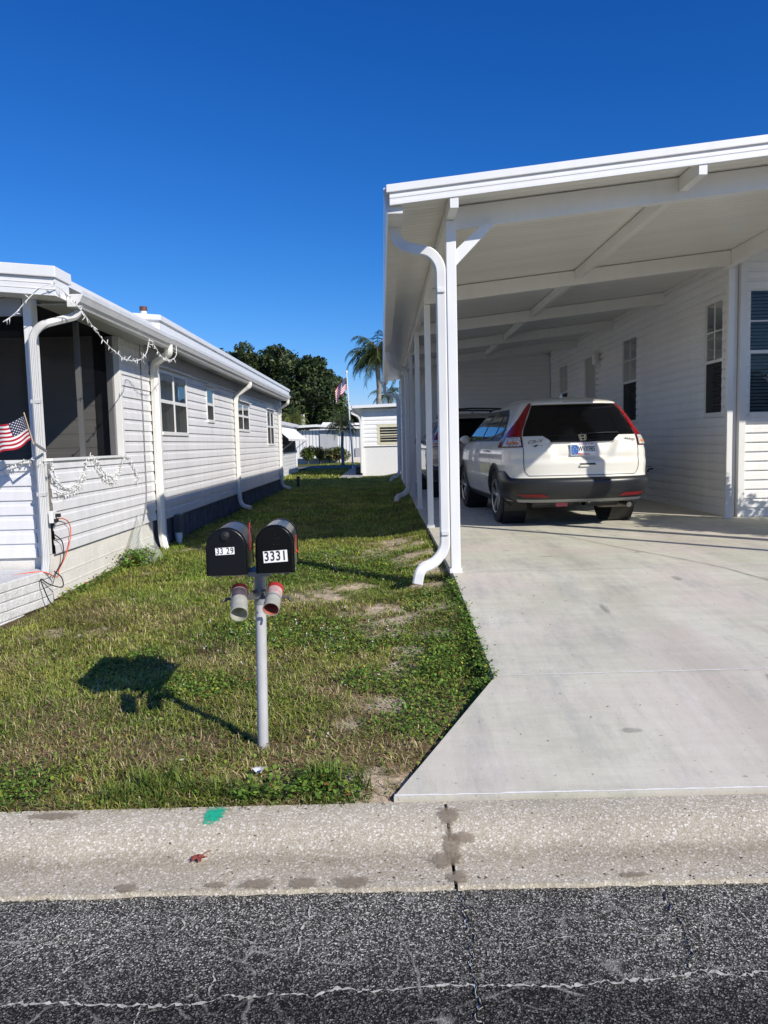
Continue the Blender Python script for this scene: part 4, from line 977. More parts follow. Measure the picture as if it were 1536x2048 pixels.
def t_of_y(y, z, s=-1):
    w, yr, yf, b, n = CROW(z)
    if y >= yr + b: return s * (math.pi / 2 + y - yr - b)
    q = max(0, 1 - (y - yr) / b) ** (n / 2); return s * math.acos(min(1, q))
def CN(t, z):
    e = .004
    tp, tm = t + e, t - e
    a = Vector(CS(tp, z)) - Vector(CS(tm, z)); b = Vector(CS(t, min(1.655, z + e))) - Vector(CS(t, z - e))
    n = a.cross(b)
    if n.length < 1e-9: return Vector((0, -1, 0))
    n.normalize()
    p = Vector(CS(t, z)); c = Vector((0, 2.2, .8))
    if n.dot(p - c) < 0: n = -n
    return n
def cpatch(m, rows, off, nc=16):
    """rows: list of (z, ta, tb)"""
    R_ = []
    for z, ta, tb in rows:
        r = []
        for k in range(nc + 1):
            t = ta + (tb - ta) * k / nc; r.append(tuple(Vector(CS(t, z)) + CN(t, z) * off))
        R_.append(r)
    m.grid(R_); return m
def lerp_rows(keys, n=18):
    """keys: list of (z, xa, xb) interpolated"""
    ks = sorted(keys); zs = [k[0] for k in ks]
    return [(z, float(np.interp(z, zs, [k[1] for k in ks])), float(np.interp(z, zs, [k[2] for k in ks]))) for z in np.linspace(zs[0], zs[-1], n)]
def xr(keys, n=18): return [(z, t_of_x(a, z), t_of_x(b, z)) for z, a, b in lerp_rows(keys, n)]
def yrw(keys, s, n=14): return [(z, t_of_y(a, z, s), t_of_y(b, z, s)) for z, a, b in lerp_rows(keys, n)]

m_lamp_red = None
def lampmat(name, col, rough=.12):
    m, nt, b = nt_new(name)
    v = pos(nt, (1, 1, 1))
    w = N(nt, 'ShaderNodeTexVoronoi'); w.inputs['Scale'].default_value = 34; nt.links.new(v, w.inputs['Vector'])
    nt.links.new(ramp(nt, w.outputs['Distance'], [(.1, tuple(min(1, c * 1.5) for c in col)), (.6, tuple(c * .7 for c in col))]), b.inputs['Base Color'])
    b.inputs['Roughness'].default_value = rough; b.inputs['Coat Weight'].default_value = .15; b.inputs['Coat Roughness'].default_value = .08; b.inputs['Specular IOR Level'].default_value = .3
    return m
MLR = lampmat('tail_lamp_red', (.27, .006, .009)); MRF = pmat('reflector_red', (.17, .012, .014), .3, .1); MLC = lampmat('clear_lamp', (.55, .53, .52)); MLO = lampmat('amber_lamp', (.75, .28, .10)); MLD = lampmat('dark_red_lamp', (.10, .004, .008))
MCG, nt, b = nt_new('car_glass'); b.inputs['Base Color'].default_value = (.003, .0035, .005, 1); b.inputs['Roughness'].default_value = .03; b.inputs['Specular IOR Level'].default_value = .22
MSG, nt, b = nt_new('car_side_glass'); b.inputs['Base Color'].default_value = (.012, .016, .018, 1); b.inputs['Roughness'].default_value = .02; b.inputs['Specular IOR Level'].default_value = .8
MCL = pmat('bumper_plastic', (.016, .018, .021), .36, .1, 20)
def carpaint(name, col, metal=0, rough=.35):
    m, nt, b = nt_new(name); b.inputs['Base Color'].default_value = col + (1,); b.inputs['Roughness'].default_value = rough; b.inputs['Metallic'].default_value = metal
    b.inputs['Coat Weight'].default_value = .9; b.inputs['Coat Roughness'].default_value = .03
    v = pos(nt); nt.links.new(ramp(nt, noise(nt, v, 2.5, 4), [(.3, tuple(c * .96 for c in col)), (.7, col)]), b.inputs['Base Color'])
    return m

def place(ob_list, root): pass

class LocalCar:
    """collects parts in car coordinates and links them under the root"""
    def __init__(s, root): s.root = root; OFF[root.name] = Vector((0, 0, 0))
    def b(s, m, name, mat_, parent=None, **k):
        o = m.build(name, mat_, parent or s.root, **k); return o

def make_car(name, label, loc, paint, lettered=True, rails=False, yaw=0):
    root = thing(name, label, 'car', loc); root.rotation_euler = (0, 0, yaw)
    L = LocalCar(root)
    # ---- body shell
    zs = sorted(set(list(np.linspace(.33, 1.06, 50)) + list(np.linspace(1.06, 1.5, 22)) + list(np.linspace(1.5, 1.62, 14)) + list(np.linspace(1.62, 1.655, 8)) + [1.6595]))
    m = MB(); rows = []
    na, ns, nf = 70, 84, 40
    for z in zs:
        w, yr, yf, b_, n = CROW(z); r = []
        T_ = list(np.linspace(0, math.pi / 2, na // 2 + 1))
        bf = min(.95, (yf - yr) * .42); b2 = min(b_, (yf - yr) * .42)
        half = [CS(t, z) for t in T_]
        y0 = yr + b_; y1 = max(yf - bf, y0 + .02)
        half += [(w, y0 + (y1 - y0) * k / ns, z) for k in range(1, ns + 1)]
        half += [(w * max(0, math.cos(a)) ** (2 / 2.4), y1 + (yf - y1) * math.sin(a) ** (2 / 2.4), z) for a in np.linspace(0, math.pi / 2, nf)[1:]]
        ring = [(-x, y, z_) for x, y, z_ in half[::-1]][:-1] + half
        rows.append(ring)
    # grid without the faces inside the wheel arches
    k = len(rows[0]); vs = [p for r in rows for p in r]; fs = []
    for i in range(len(rows) - 1):
        for j in range(k - 1):
            q = (i * k + j, i * k + j + 1, (i + 1) * k + j + 1, (i + 1) * k + j)
            c = [sum(vs[a][d] for a in q) / 4 for d in range(3)]
            if abs(c[0]) > .6 and any(math.hypot(c[1] - ya, c[2] - .355) < .385 for ya in (1.02, 3.62)): continue
            fs.append(q)
    m.add(vs, fs); m.add(rows[-1], [tuple(range(k))])
    body = L.b(m, 'body', paint, smooth='all')
    m = MB(); m.box(-.56, .56, .42, 4.2, .235, .42); m.box(-.66, .66, .30, .5, .33, .42); L.b(m, 'underbody', M['black'], bevel=.02)
    # ---- cladding bumper with stepped top edge
    def top(t):
        a = abs(t); return .625 + .085 * sstep(1.10, 1.40, a)
    m = MB(); R_ = []
    TS_ = list(np.linspace(-math.pi / 2 - .10, math.pi / 2 + .10, 90))
    for f in np.linspace(0, 1, 12):
        r = []
        for t in TS_:
            z0 = .315 + .03 * sstep(.9, 1.45, abs(t)); z1 = top(t); z = z0 + (z1 - z0) * f
            o = .014 + .008 * math.sin(f * math.pi) - (.012 if f > .99 or f < .01 else 0)
            r.append(tuple(Vector(CS(t, z)) + CN(t, z) * o))
        R_.append(r)
    m.grid(R_); bump_ = L.b(m, 'rear_bumper', MCL, smooth='all')
    m = MB(); cpatch(m, [(z, -1.02, 1.02) for z in (.338, .35, .362, .372)], .020, 50); L.b(m, 'bumper_trim', pmat('bumper_silver', (.30, .31, .32), .35, .05, metal=.5), bump_, smooth='all')
    for s in (-1, 1):
        m = MB(); cpatch(m, xr([(.400, s * .42, s * .70), (.418, s * .46, s * .76), (.440, s * .50, s * .78)], 4), .027, 10); L.b(m, 'reflector', MRF, bump_, smooth='all')
    # sills and wheel arch cladding
    for s in (-1, 1):
        m = MB()
        cpatch(m, [(z, t_of_y(1.40, z, s), t_of_y(3.25, z, s)) for z in (.25, .30, .345)], .012, 20); L.b(m, 'sill_cladding', MCL, smooth='all')
        for ya in (1.02, 3.62):
            m = MB(); R_ = [[], [], []]
            for kk in range(41):
                a = math.radians(-18 + 216 * kk / 40)
                for ri, (rad, off) in enumerate(((.365, -.03), (.385, .016), (.445, .010))):
                    y = ya + math.cos(a) * rad; z = max(.25, .355 + math.sin(a) * rad); z = min(z, 1.0)
                    if y < 3.5: p = Vector(CS(t_of_y(y, z, s), z)); nn = Vector((s, 0, 0))
                    else: 
                        w = CROW(z)[0]; yf = CROW(z)[2]; y1 = yf - .95
                        xx = w if y < y1 else w * max(0, 1 - ((y - y1) / .95) ** 2.4) ** (1 / 2.4)
                        p = Vector((s * xx, y, z)); nn = Vector((s, 0, 0))
                    R_[ri].append(tuple(p + nn * off))
            m.grid(R_); L.b(m, 'wheel_arch', MCL, smooth='all')
            m = MB(); m.lathe([(.40, -.30), (.40, 0)], 28, Matrix.Translation((s * .86, ya, .355)) @ Matrix.Rotation(s * math.pi / 2, 4, 'Y')); m.lathe([(.0, -.30), (.40, -.30)], 28, Matrix.Translation((s * .86, ya, .355)) @ Matrix.Rotation(s * math.pi / 2, 4, 'Y')); L.b(m, 'wheel_well', M['black'])
    # ---- wheels
    tp = [(.24, -.095), (.30, -.108), (.335, -.108), (.352, -.098)]
    for g in (-.066, -.022, .022, .066): tp += [(.356, g - .014), (.346, g - .010), (.346, g - .004)[:2], (.356, g)]
    tp = [(a_, b_ * .86) for a_, b_ in [(.225, -.10), (.28, -.112), (.325, -.110), (.343, -.104), (.352, -.090), (.357, -.072), (.357, -.058), (.347, -.055), (.347, -.047), (.357, -.044), (.358, -.016), (.348, -.013), (.348, -.005), (.358, -.002), (.358, .024), (.348, .027), (.348, .035), (.358, .038), (.357, .060), (.347, .063), (.347, .068), (.356, .072), (.352, .090), (.343, .104), (.325, .110), (.28, .112), (.225, .10)]]
    MR = pmat('alloy_rim', (.50, .51, .53), .28, .03, metal=.7)
    for s in (-1, 1):
        for ya in (1.02, 3.62):
            MM = Matrix.Translation((s * .795, ya, .358)) @ Matrix.Rotation(s * math.pi / 2, 4, 'Y')
            m = MB(); m.lathe(tp, 44, MM, closed=False); wh = L.b(m, 'wheel', M['rubber'], smooth=True)
            m = MB(); m.lathe([(.228, .10), (.222, .085), (.20, .0), (.19, -.09)], 36, MM); m.lathe([(.0, .02), (.19, .02)], 24, MM)
            m2 = MB(); m2.lathe([(0, .088), (.03, .088), (.045, .080), (.05, .05)], 20, MM)
            for q in range(5):
                for da in (-.13, .13):
                    a = 2 * math.pi * q / 5 + da; a2 = 2 * math.pi * q / 5 + da * .5
                    p0 = MM @ Vector((math.cos(a2) * .03, math.sin(a2) * .03, .072)); p1 = MM @ Vector((math.cos(a) * .222, math.sin(a) * .222, .088))
                    m2.bar(p0, p1, .030, .02, up=(s, 0, 0))
            m2.lathe([(.212, .098), (.226, .104), (.228, .09), (.212, .085)], 36, MM)
            L.b(m, 'brake_disc', M['black'], wh, smooth=True); L.b(m2, 'rim', MR, wh, smooth=True)
    # ---- rear glass with the lower black panel, chrome strip
    m = MB(); cpatch(m, xr([(1.135, -.70, .70), (1.22, -.675, .675), (1.35, -.612, .612), (1.46, -.558, .558), (1.52, -.525, .525)], 20), .006, 44); rg = L.b(m, 'rear_window', MCG, smooth='all')
    m = MB(); cpatch(m, xr([(1.062, -.385, .385), (1.075, -.395, .395), (1.10, -.425, .425), (1.1345, -.475, .475)], 8), .006, 30); L.b(m, 'rear_window_panel', MCG, rg, smooth='all')
    m = MB(); cpatch(m, xr([(1.046, -.40, .40), (1.052, -.405, .405), (1.060, -.40, .40)], 4), .016, 30); L.b(m, 'chrome_strip', M['chrome'], smooth='all')
    m = MB(); cpatch(m, [(z, t_of_x(-.30, z), t_of_x(.30, z)) for z in (1.528, 1.534, 1.540)], .10, 16)
    # spoiler above the glass
    sp = MB(); R_ = []
    for (z, o) in ((1.605, .0), (1.598, .045), (1.578, .085), (1.555, .105), (1.535, .098), (1.527, .06), (1.522, .008)):
        r = []
        for kk in range(41):
            f = -1 + 2 * kk / 40; w_ = .53 if z < 1.56 else .50
            t = t_of_x(f * w_, min(z, 1.60)); p = Vector(CS(t, z)); r.append((p.x, p.y - o * (1 - .25 * f * f), p.z))
        R_.append(r)
    sp.grid(R_); spo = L.b(sp, 'spoiler', paint, smooth='all')
    m = MB(); p = Vector(CS(0, 1.56)); m.box(-.17, .17, p.y - .118, p.y - .08, 1.545, 1.562); L.b(m, 'brake_light', pmat('brake_light_grey', (.30, .26, .26), .3), spo, bevel=.004)
    # wiper
    m = MB(); p = Vector(CS(0, 1.15)); m.tube([tuple(Vector(CS(t_of_x(x, z), z)) + Vector((0, -.022, 0))) for x, z in ((0, 1.15), (.12, 1.158), (.30, 1.165), (.46, 1.163))], .008, 6); m.lathe([(0, 0), (.025, 0), (.02, .03), (0, .03)], 12, Matrix.Translation((0, p.y, 1.15)) @ Matrix.Rotation(math.pi / 2, 4, 'X')); L.b(m, 'rear_wiper', M['black'])
    # ---- tail lamps
    for s in (-1, 1):
        red = []
        hp = math.pi / 2
        for z, xi, to in ((1.135, .708, hp + .04), (1.20, .692, hp - .13), (1.28, .652, hp - .30), (1.36, .618, hp - .42), (1.44, .577, hp - .49), (1.50, .543, hp - .53), (1.545, .523, hp - .58)):
            red.append((z, t_of_x(s * xi, z), s * max(to, abs(t_of_x(xi, z)) + .02)))
        rr = [(z, float(np.interp(z, [r[0] for r in red], [r[1] for r in red])), float(np.interp(z, [r[0] for r in red], [r[2] for r in red]))) for z in np.linspace(1.135, 1.545, 22)]
        m = MB(); cpatch(m, rr, .012, 12); tl = L.b(m, 'tail_lamp', MLR, smooth='all')
        low = [(z, t_of_x(s * .712, z), s * (hp + float(np.interp(z, [1.0, 1.135], [.20, .03])))) for z in np.linspace(1.0, 1.134, 8)]
        m = MB(); cpatch(m, low, .012, 14); L.b(m, 'lamp_housing', MLD, tl, smooth='all')
        lo2 = [(z, t_of_x(s * .728, z), s * (hp + float(np.interp(z, [1.0, 1.135], [-.06, -.16])))) for z in np.linspace(1.012, 1.122, 6)]
        m = MB(); cpatch(m, lo2, .0155, 12); L.b(m, 'clear_lens', MLC, tl, smooth='all')
        lo3 = [(z, t_of_x(s * .76, z), s * (hp - .25)) for z in (1.036, 1.05, 1.066)]
        m = MB(); cpatch(m, lo3, .0175, 8); L.b(m, 'turn_signal', MLO, tl, smooth='all')
        side = [(z, s * (hp + float(np.interp(z, [1.0, 1.135], [-.03, -.13]))), s * (hp + float(np.interp(z, [1.0, 1.135], [.19, .02])))) for z in np.linspace(1.012, 1.13, 6)]
        m = MB(); cpatch(m, side, .0155, 8); L.b(m, 'lamp_lens', MLR, tl, smooth='all')
    # ---- tailgate seams
    sm = pmat('panel_gap', (.05, .05, .048), .8)
    m = MB()
    for s in (-1, 1):
        cpatch(m, [(z, t_of_x(s * (x - .004), z), t_of_x(s * (x + .004), z)) for z, x in [(zz, float(np.interp(zz, [.65, .70, .76, 1.0], [.66, .70, .715, .715]))) for zz in np.linspace(.65, 1.0, 16)]], .003, 1)
    cpatch(m, [(.648, t_of_x(-.66, .648), t_of_x(.66, .648)), (.656, t_of_x(-.66, .656), t_of_x(.66, .656))], .003, 50)
    L.b(m, 'panel_gap', sm)
    # gate handle
    m = MB(); cpatch(m, xr([(.775, -.05, .15), (.795, -.05, .15)], 3), .004, 8); gh = L.b(m, 'gate_handle', M['black'], smooth='all')
    m = MB(); p = CS(0, .77); m.box(-.055, .155, p[1] - .022, p[1] + .02, .752, .776); m.box(.138, .155, p[1] - .018, p[1] + .02, .777, .797); L.b(m, 'handle_lip', paint, gh, bevel=.006)
    # ---- flank glass, pillars, handles, seams
    for s in (-1, 1):
        m = MB(); cpatch(m, yrw([(1.085, .86, 3.30), (1.14, .72, 3.22), (1.22, .74, 3.06), (1.34, .86, 2.88), (1.44, 1.02, 2.66), (1.505, 1.22, 2.45)], s, 16), .004, 40); sg = L.b(m, 'window_surround', M['black'], smooth='all')
        for keys in ([(1.105, 2.12, 3.22), (1.22, 2.10, 3.0), (1.34, 2.08, 2.80), (1.48, 2.05, 2.48)], [(1.105, 1.28, 2.03), (1.22, 1.26, 2.01), (1.34, 1.27, 1.99), (1.48, 1.32, 1.96)], [(1.135, .83, 1.20), (1.22, .80, 1.19), (1.34, .92, 1.19), (1.45, 1.10, 1.22)]):
            m = MB(); cpatch(m, yrw(keys, s, 12), .008, 12); L.b(m, 'side_window', MSG, sg, smooth='all')
        m = MB(); cpatch(m, yrw([(1.086, .86, 3.30), (1.094, .85, 3.30)], s, 3), .011, 30); L.b(m, 'belt_strip', M['black'], sg, smooth='all')
        m = MB()
        for keys in ([(.36, 2.07, 2.078), (.70, 2.07, 2.078), (1.08, 2.07, 2.078)], [(.50, 1.46, 1.468), (.75, 1.33, 1.338), (1.08, 1.25, 1.258)], [(.36, 3.22, 3.228), (.7, 3.24, 3.248), (1.05, 3.2, 3.208)]):
            cpatch(m, yrw(keys, s, 12), .003, 1)
        L.b(m, 'door_gap', sm)
        for y in (1.46, 2.25):
            m = MB(); p = Vector(CS(t_of_y(y, .95, s), .95)); m.sweep(crom([(p.x + s * .005, y, .95), (p.x + s * .035, y + .03, .952), (p.x + s * .035, y + .17, .955), (p.x + s * .005, y + .20, .955)], 5), RECT(.03, .016, .004), (0, 0, 1)); L.b(m, 'door_handle', paint, smooth=True)
        m = MB(); mm = Matrix.Translation((s * .955, 3.08, 1.12)) @ Matrix.Scale(.085, 4, (1, 0, 0)) @ Matrix.Scale(.06, 4, (0, 1, 0)) @ Matrix.Scale(.065, 4, (0, 0, 1))
        m.lathe([(math.sin(a), -math.cos(a)) for a in np.linspace(0, math.pi, 14)], 20, mm); m.bar((s * .85, 3.10, 1.09), (s * .93, 3.09, 1.10), .03, .03); L.b(m, 'wing_mirror', paint, smooth='all')
    # windscreen
    m = MB(); R_ = []
    for z in np.linspace(1.10, 1.56, 14):
        w, yr, yf, b_, n = CROW(z); bf = .95; bf = min(.95, (yf - yr) * .42); y1 = yf - bf
        R_.append([(w * .97 * math.cos(a) ** (2 / 2.4) * s_ if False else w * math.cos(abs(a)) ** (2 / 2.4) * (1 if a >= 0 else 1), 0, z) for a in ()] or [(math.copysign(w * abs(math.cos(a)) ** (2 / 2.4), math.cos(a)), y1 + (yf - y1) * math.sin(a) ** (2 / 2.4) + .006, z + .004) for a in np.linspace(.62, math.pi - .62, 24)])
    m.grid(R_); L.b(m, 'windscreen', MCG, smooth='all')
    m = MB(); m.hexa([(-.02, 1.0, 1.64), (.02, 1.0, 1.64), (.012, 1.16, 1.655), (-.012, 1.16, 1.655), (-.006, 1.005, 1.70), (.006, 1.005, 1.70), (.005, 1.06, 1.69), (-.005, 1.06, 1.69)]); L.b(m, 'antenna_fin', paint, bevel=.004)
    if rails:
        for s in (-1, 1):
            m = MB(); m.tube(crom([(s * .58, .78, 1.60), (s * .575, .88, 1.70), (s * .56, 1.4, 1.73), (s * .56, 2.2, 1.71), (s * .57, 2.5, 1.60)], 6), .018, 8); rl = L.b(m, 'roof_rail', M['black'], smooth=True)
        for y in (1.05, 2.0):
            m = MB(); m.tube([(-.57, y, 1.725), (0, y, 1.745), (.57, y, 1.725)], .016, 8); L.b(m, 'roof_bar', M['black'], smooth=True)
    # hitch, tow tag, chains, exhaust
    m = MB(); m.bar((-.55, .42, .30), (.55, .42, .30), .06, .06); m.box(-.01, .07, .16, .45, .262, .275); m.box(-.01, .07, .16, .45, .325, .338); m.box(-.01, .003, .16, .45, .2751, .3249); m.box(.057, .07, .16, .45, .2751, .3249)
    L.b(m, 'tow_hitch', pmat('hitch_steel', (.06, .058, .055), .5, .3, 20), bevel=.004)
    if lettered:
        m = MB(); m.box(-.31, -.16, .19, .21, .262, .325); L.b(m, 'tow_socket', pmat('pinkish_red_socket', (.50, .10, .12), .5, .2, 30), bevel=.006)
        m = MB(); m.tube(crom([(.10, .20, .315), (.18, .17, .33), (.26, .18, .322), (.32, .22, .33)], 5), .014, 8); L.b(m, 'hitch_pin', M['chrome'], smooth=True)
    m = MB(); m.tube([(.62, .20, .262), (.62, .55, .27), (.5, .9, .28)], .032, 12); m.lathe([(0, 0), (.11, 0), (.12, .02), (.12, .40), (.11, .42), (0, .42)], 16, Matrix.Translation((.34, .60, .32)) @ Matrix.Rotation(math.pi / 2, 4, 'Y')); L.b(m, 'exhaust', pmat('exhaust_steel', (.16, .15, .14), .45, .2, 12, metal=.6), smooth=True)
    # ---- emblem, lettering, number plate
    def rm(x, z, off=.018):   # frame on the tailgate
        t = t_of_x(x, z); p = Vector(CS(t, z)); n = CN(t, z); p = p + n * off
        r = Vector((1, 0, 0)); r = (r - n * r.dot(n)).normalized(); u = n.cross(r); u = -u if u.z < 0 else u
        return Matrix((r, u, n)).transposed().to_4x4().copy() if False else Matrix.Translation(p) @ Matrix((r, u, n)).transposed().to_4x4()
    if lettered:
        Q = rm(0, 1.10, .012); m = MB()
        out_ = [(-.050, .040), (.050, .040), (.046, -.020), (.036, -.042), (-.036, -.042), (-.046, -.020)]
        inn = [(-.041, .032), (.041, .032), (.038, -.018), (.029, -.034), (-.029, -.034), (-.038, -.018)]
        for k in range(6):
            k2 = (k + 1) % 6; pts = [(*out_[k], 0), (*out_[k2], 0), (*inn[k2], 0), (*inn[k], 0)]
            m.prism([Q @ Vector(p) for p in pts], None, Q.to_3x3() @ Vector((0, 0, .008)))
        for pts in ([(-.038, .030), (-.021, .030), (-.016, -.034), (-.027, -.034)], [(.038, .030), (.021, .030), (.016, -.034), (.027, -.034)], [(-.0205, .006), (.0205, .006), (.0185, -.010), (-.0185, -.010)]):
            m.prism([Q @ Vector((*p, .001)) for p in pts], None, Q.to_3x3() @ Vector((0, 0, .0075)))
        L.b(m, 'emblem', M['chrome'])
        m = MB(); m.add(*text_mesh('CR-V', .062, rm(-.575, 1.065, .008), .002, 1.35, .0006, .15)); L.b(m, 'lettering', pmat('badge_chrome', (.35, .36, .37), .2, metal=.9), fix=False)
        m = MB(); m.add(*text_mesh('AWD', .042, rm(.60, 1.075, .008), .002, 1.5, .0004, .25)); L.b(m, 'lettering', pmat('badge_chrome_dim', (.30, .31, .32), .25, metal=.9), fix=False)
        Q = rm(-.575, 1.015, .006); m = MB()
        for pts in ([(-.05, .012), (-.015, .006), (.01, .014), (.045, .010), (.02, -.002), (.0, -.014), (-.02, -.004)],): m.poly([Q @ Vector((*p, 0)) for p in pts])
        m.poly([Q @ Vector((x, y, 0)) for x, y in ((.05, .002), (.085, .002), (.085, -.002), (.05, -.002))])
        L.b(m, 'decal', M['ink'])
    Q = Matrix.Translation((.0, CS(0, .965)[1] - .022, .968))@ Matrix.Rotation(math.radians(90 - 6), 4, 'X')
    if lettered:
        m = MB()
        def pl(a, b2, c, d, z): return [tuple(Q @ Vector((x, y, z))) for x, y in ((a, c), (b2, c), (b2, d), (a, d))]
        m.prism([Q @ Vector(p) for p in ((-.1525, -.076, 0), (.1525, -.076, 0), (.1525, .076, 0), (-.1525, .076, 0))], None, Q.to_3x3() @ Vector((0, 0, .004)))
        plate = L.b(m, 'number_plate', M['white'], bevel=.002)
        m = MB(); m.poly([tuple(Q @ Vector((x, y, .0055))) for x, y in ((-.146, -.070), (-.075, -.070), (-.055, -.03), (-.06, .03), (-.075, .050), (-.146, .050))]); L.b(m, 'plate_field', pmat('plate_blue', (.02, .10, .34), .4, .3, 25), plate)
        m = MB()
        for k in range(9):
            x, y, r = random.uniform(-.138, -.075), random.uniform(-.06, .04), random.uniform(.003, .008)
            m.poly([tuple(Q @ Vector((x + math.cos(a) * r * (1 if j % 2 else .45), y + math.sin(a) * r * (1 if j % 2 else .45), .0062))) for j, a in enumerate(np.linspace(0, 2 * math.pi, 11)[:-1])])
        L.b(m, 'plate_stars', M['white'], plate)
        m = MB(); m.poly([tuple(Q @ Vector((x, y, .0058))) for x, y in ((-.07, -.070), (.07, -.070), (.10, -.064), (0, -.056), (-.065, -.048))]); L.b(m, 'plate_stripe', pmat('plate_red', (.45, .03, .04), .4), plate)
        m = MB(); m.add(*text_mesh('WVX985', .088, Q @ Matrix.Translation((.045, -.002, .006)), .0004, .62, .0016)); L.b(m, 'plate_number', M['ink'], plate, fix=False)
        m = MB()
        for (a, b2) in ((-.05, .05), (.06, .075), (.085, .135)): m.poly(pl(a, b2, .055, .066, .0056))
        L.b(m, 'plate_caption', pmat('plate_caption_red', (.45, .12, .12), .4), plate)
    return root
make_car('white_car', 'white SUV seen from behind under the carport, black rear window and tall red tail lamps', (2.45, 9.33, .402), carpaint('cream_white_paint', (.75, .73, .66)), yaw=math.radians(3.2))
make_car('dark_car', 'dark taupe SUV with roof rack parked ahead of the white one behind the posts', (1.84, 14.45, .402), carpaint('taupe_paint', (.34, .30, .26), .2), lettered=False, rails=True, yaw=math.radians(1.5))
# ================================================================== MAILBOXES ON THEIR POST
po = thing('mailbox_post', 'round white metal post standing in the grass and carrying two black mailboxes', 'mailbox post', (-.575, 3.385, .12))
m = MB(); m.tube([(-.575, 3.385, .05), (-.566, 3.383, .5), (-.556, 3.38, .935)], .0245, 24); m.build('pole', pmat('post_white_paint', (.50, .50, .50), .4, .10, 7, streak=.18, dirt=((.30, .29, .27), 9, .66)), po, smooth=True)
m = MB(); m.box(-.60, -.50, 3.30, 3.46, .936, .957); m.box(-.74, -.40, 3.34, 3.36, .945, .958); m.box(-.74, -.40, 3.40, 3.42, .945, .958); m.build('bracket', M['galv'], po, bevel=.002)
m = MB(); m.tube([(-.5595, 3.381, .80), (-.557, 3.380, .937)], .0262, 24); m.build('sleeve', pmat('grey_sleeve', (.30, .31, .32), .4, .15, 10, metal=.3), po, smooth=True)
mbm = pmat('mailbox_black_steel', (.005, .0055, .0065), .30, .2, 6, dirt=((.045, .042, .038), 14, .73), spec=.3)
mbm2 = pmat('mailbox_black_gloss', (.004, .004, .0045), .2, .2, 6, dirt=((.06, .06, .055), 22, .73), spec=.25)
mbr = pmat('mailbox_dull_sheen', (.20, .19, .18), .38, .15, 5, metal=.9)
mbr2 = pmat('mailbox_bright_sheen', (.34, .34, .34), .20, .25, 9, metal=.95)
def arch(w, h, n=14, inset=0):
    r = w / 2 - inset; s = h - w / 2
    P = [(-r, inset), (r, inset), (r, s)]
    P += [(r * math.cos(a), s + r * math.sin(a)) for a in np.linspace(0, math.pi, n)[1:-1]] + [(-r, s)]
    return P
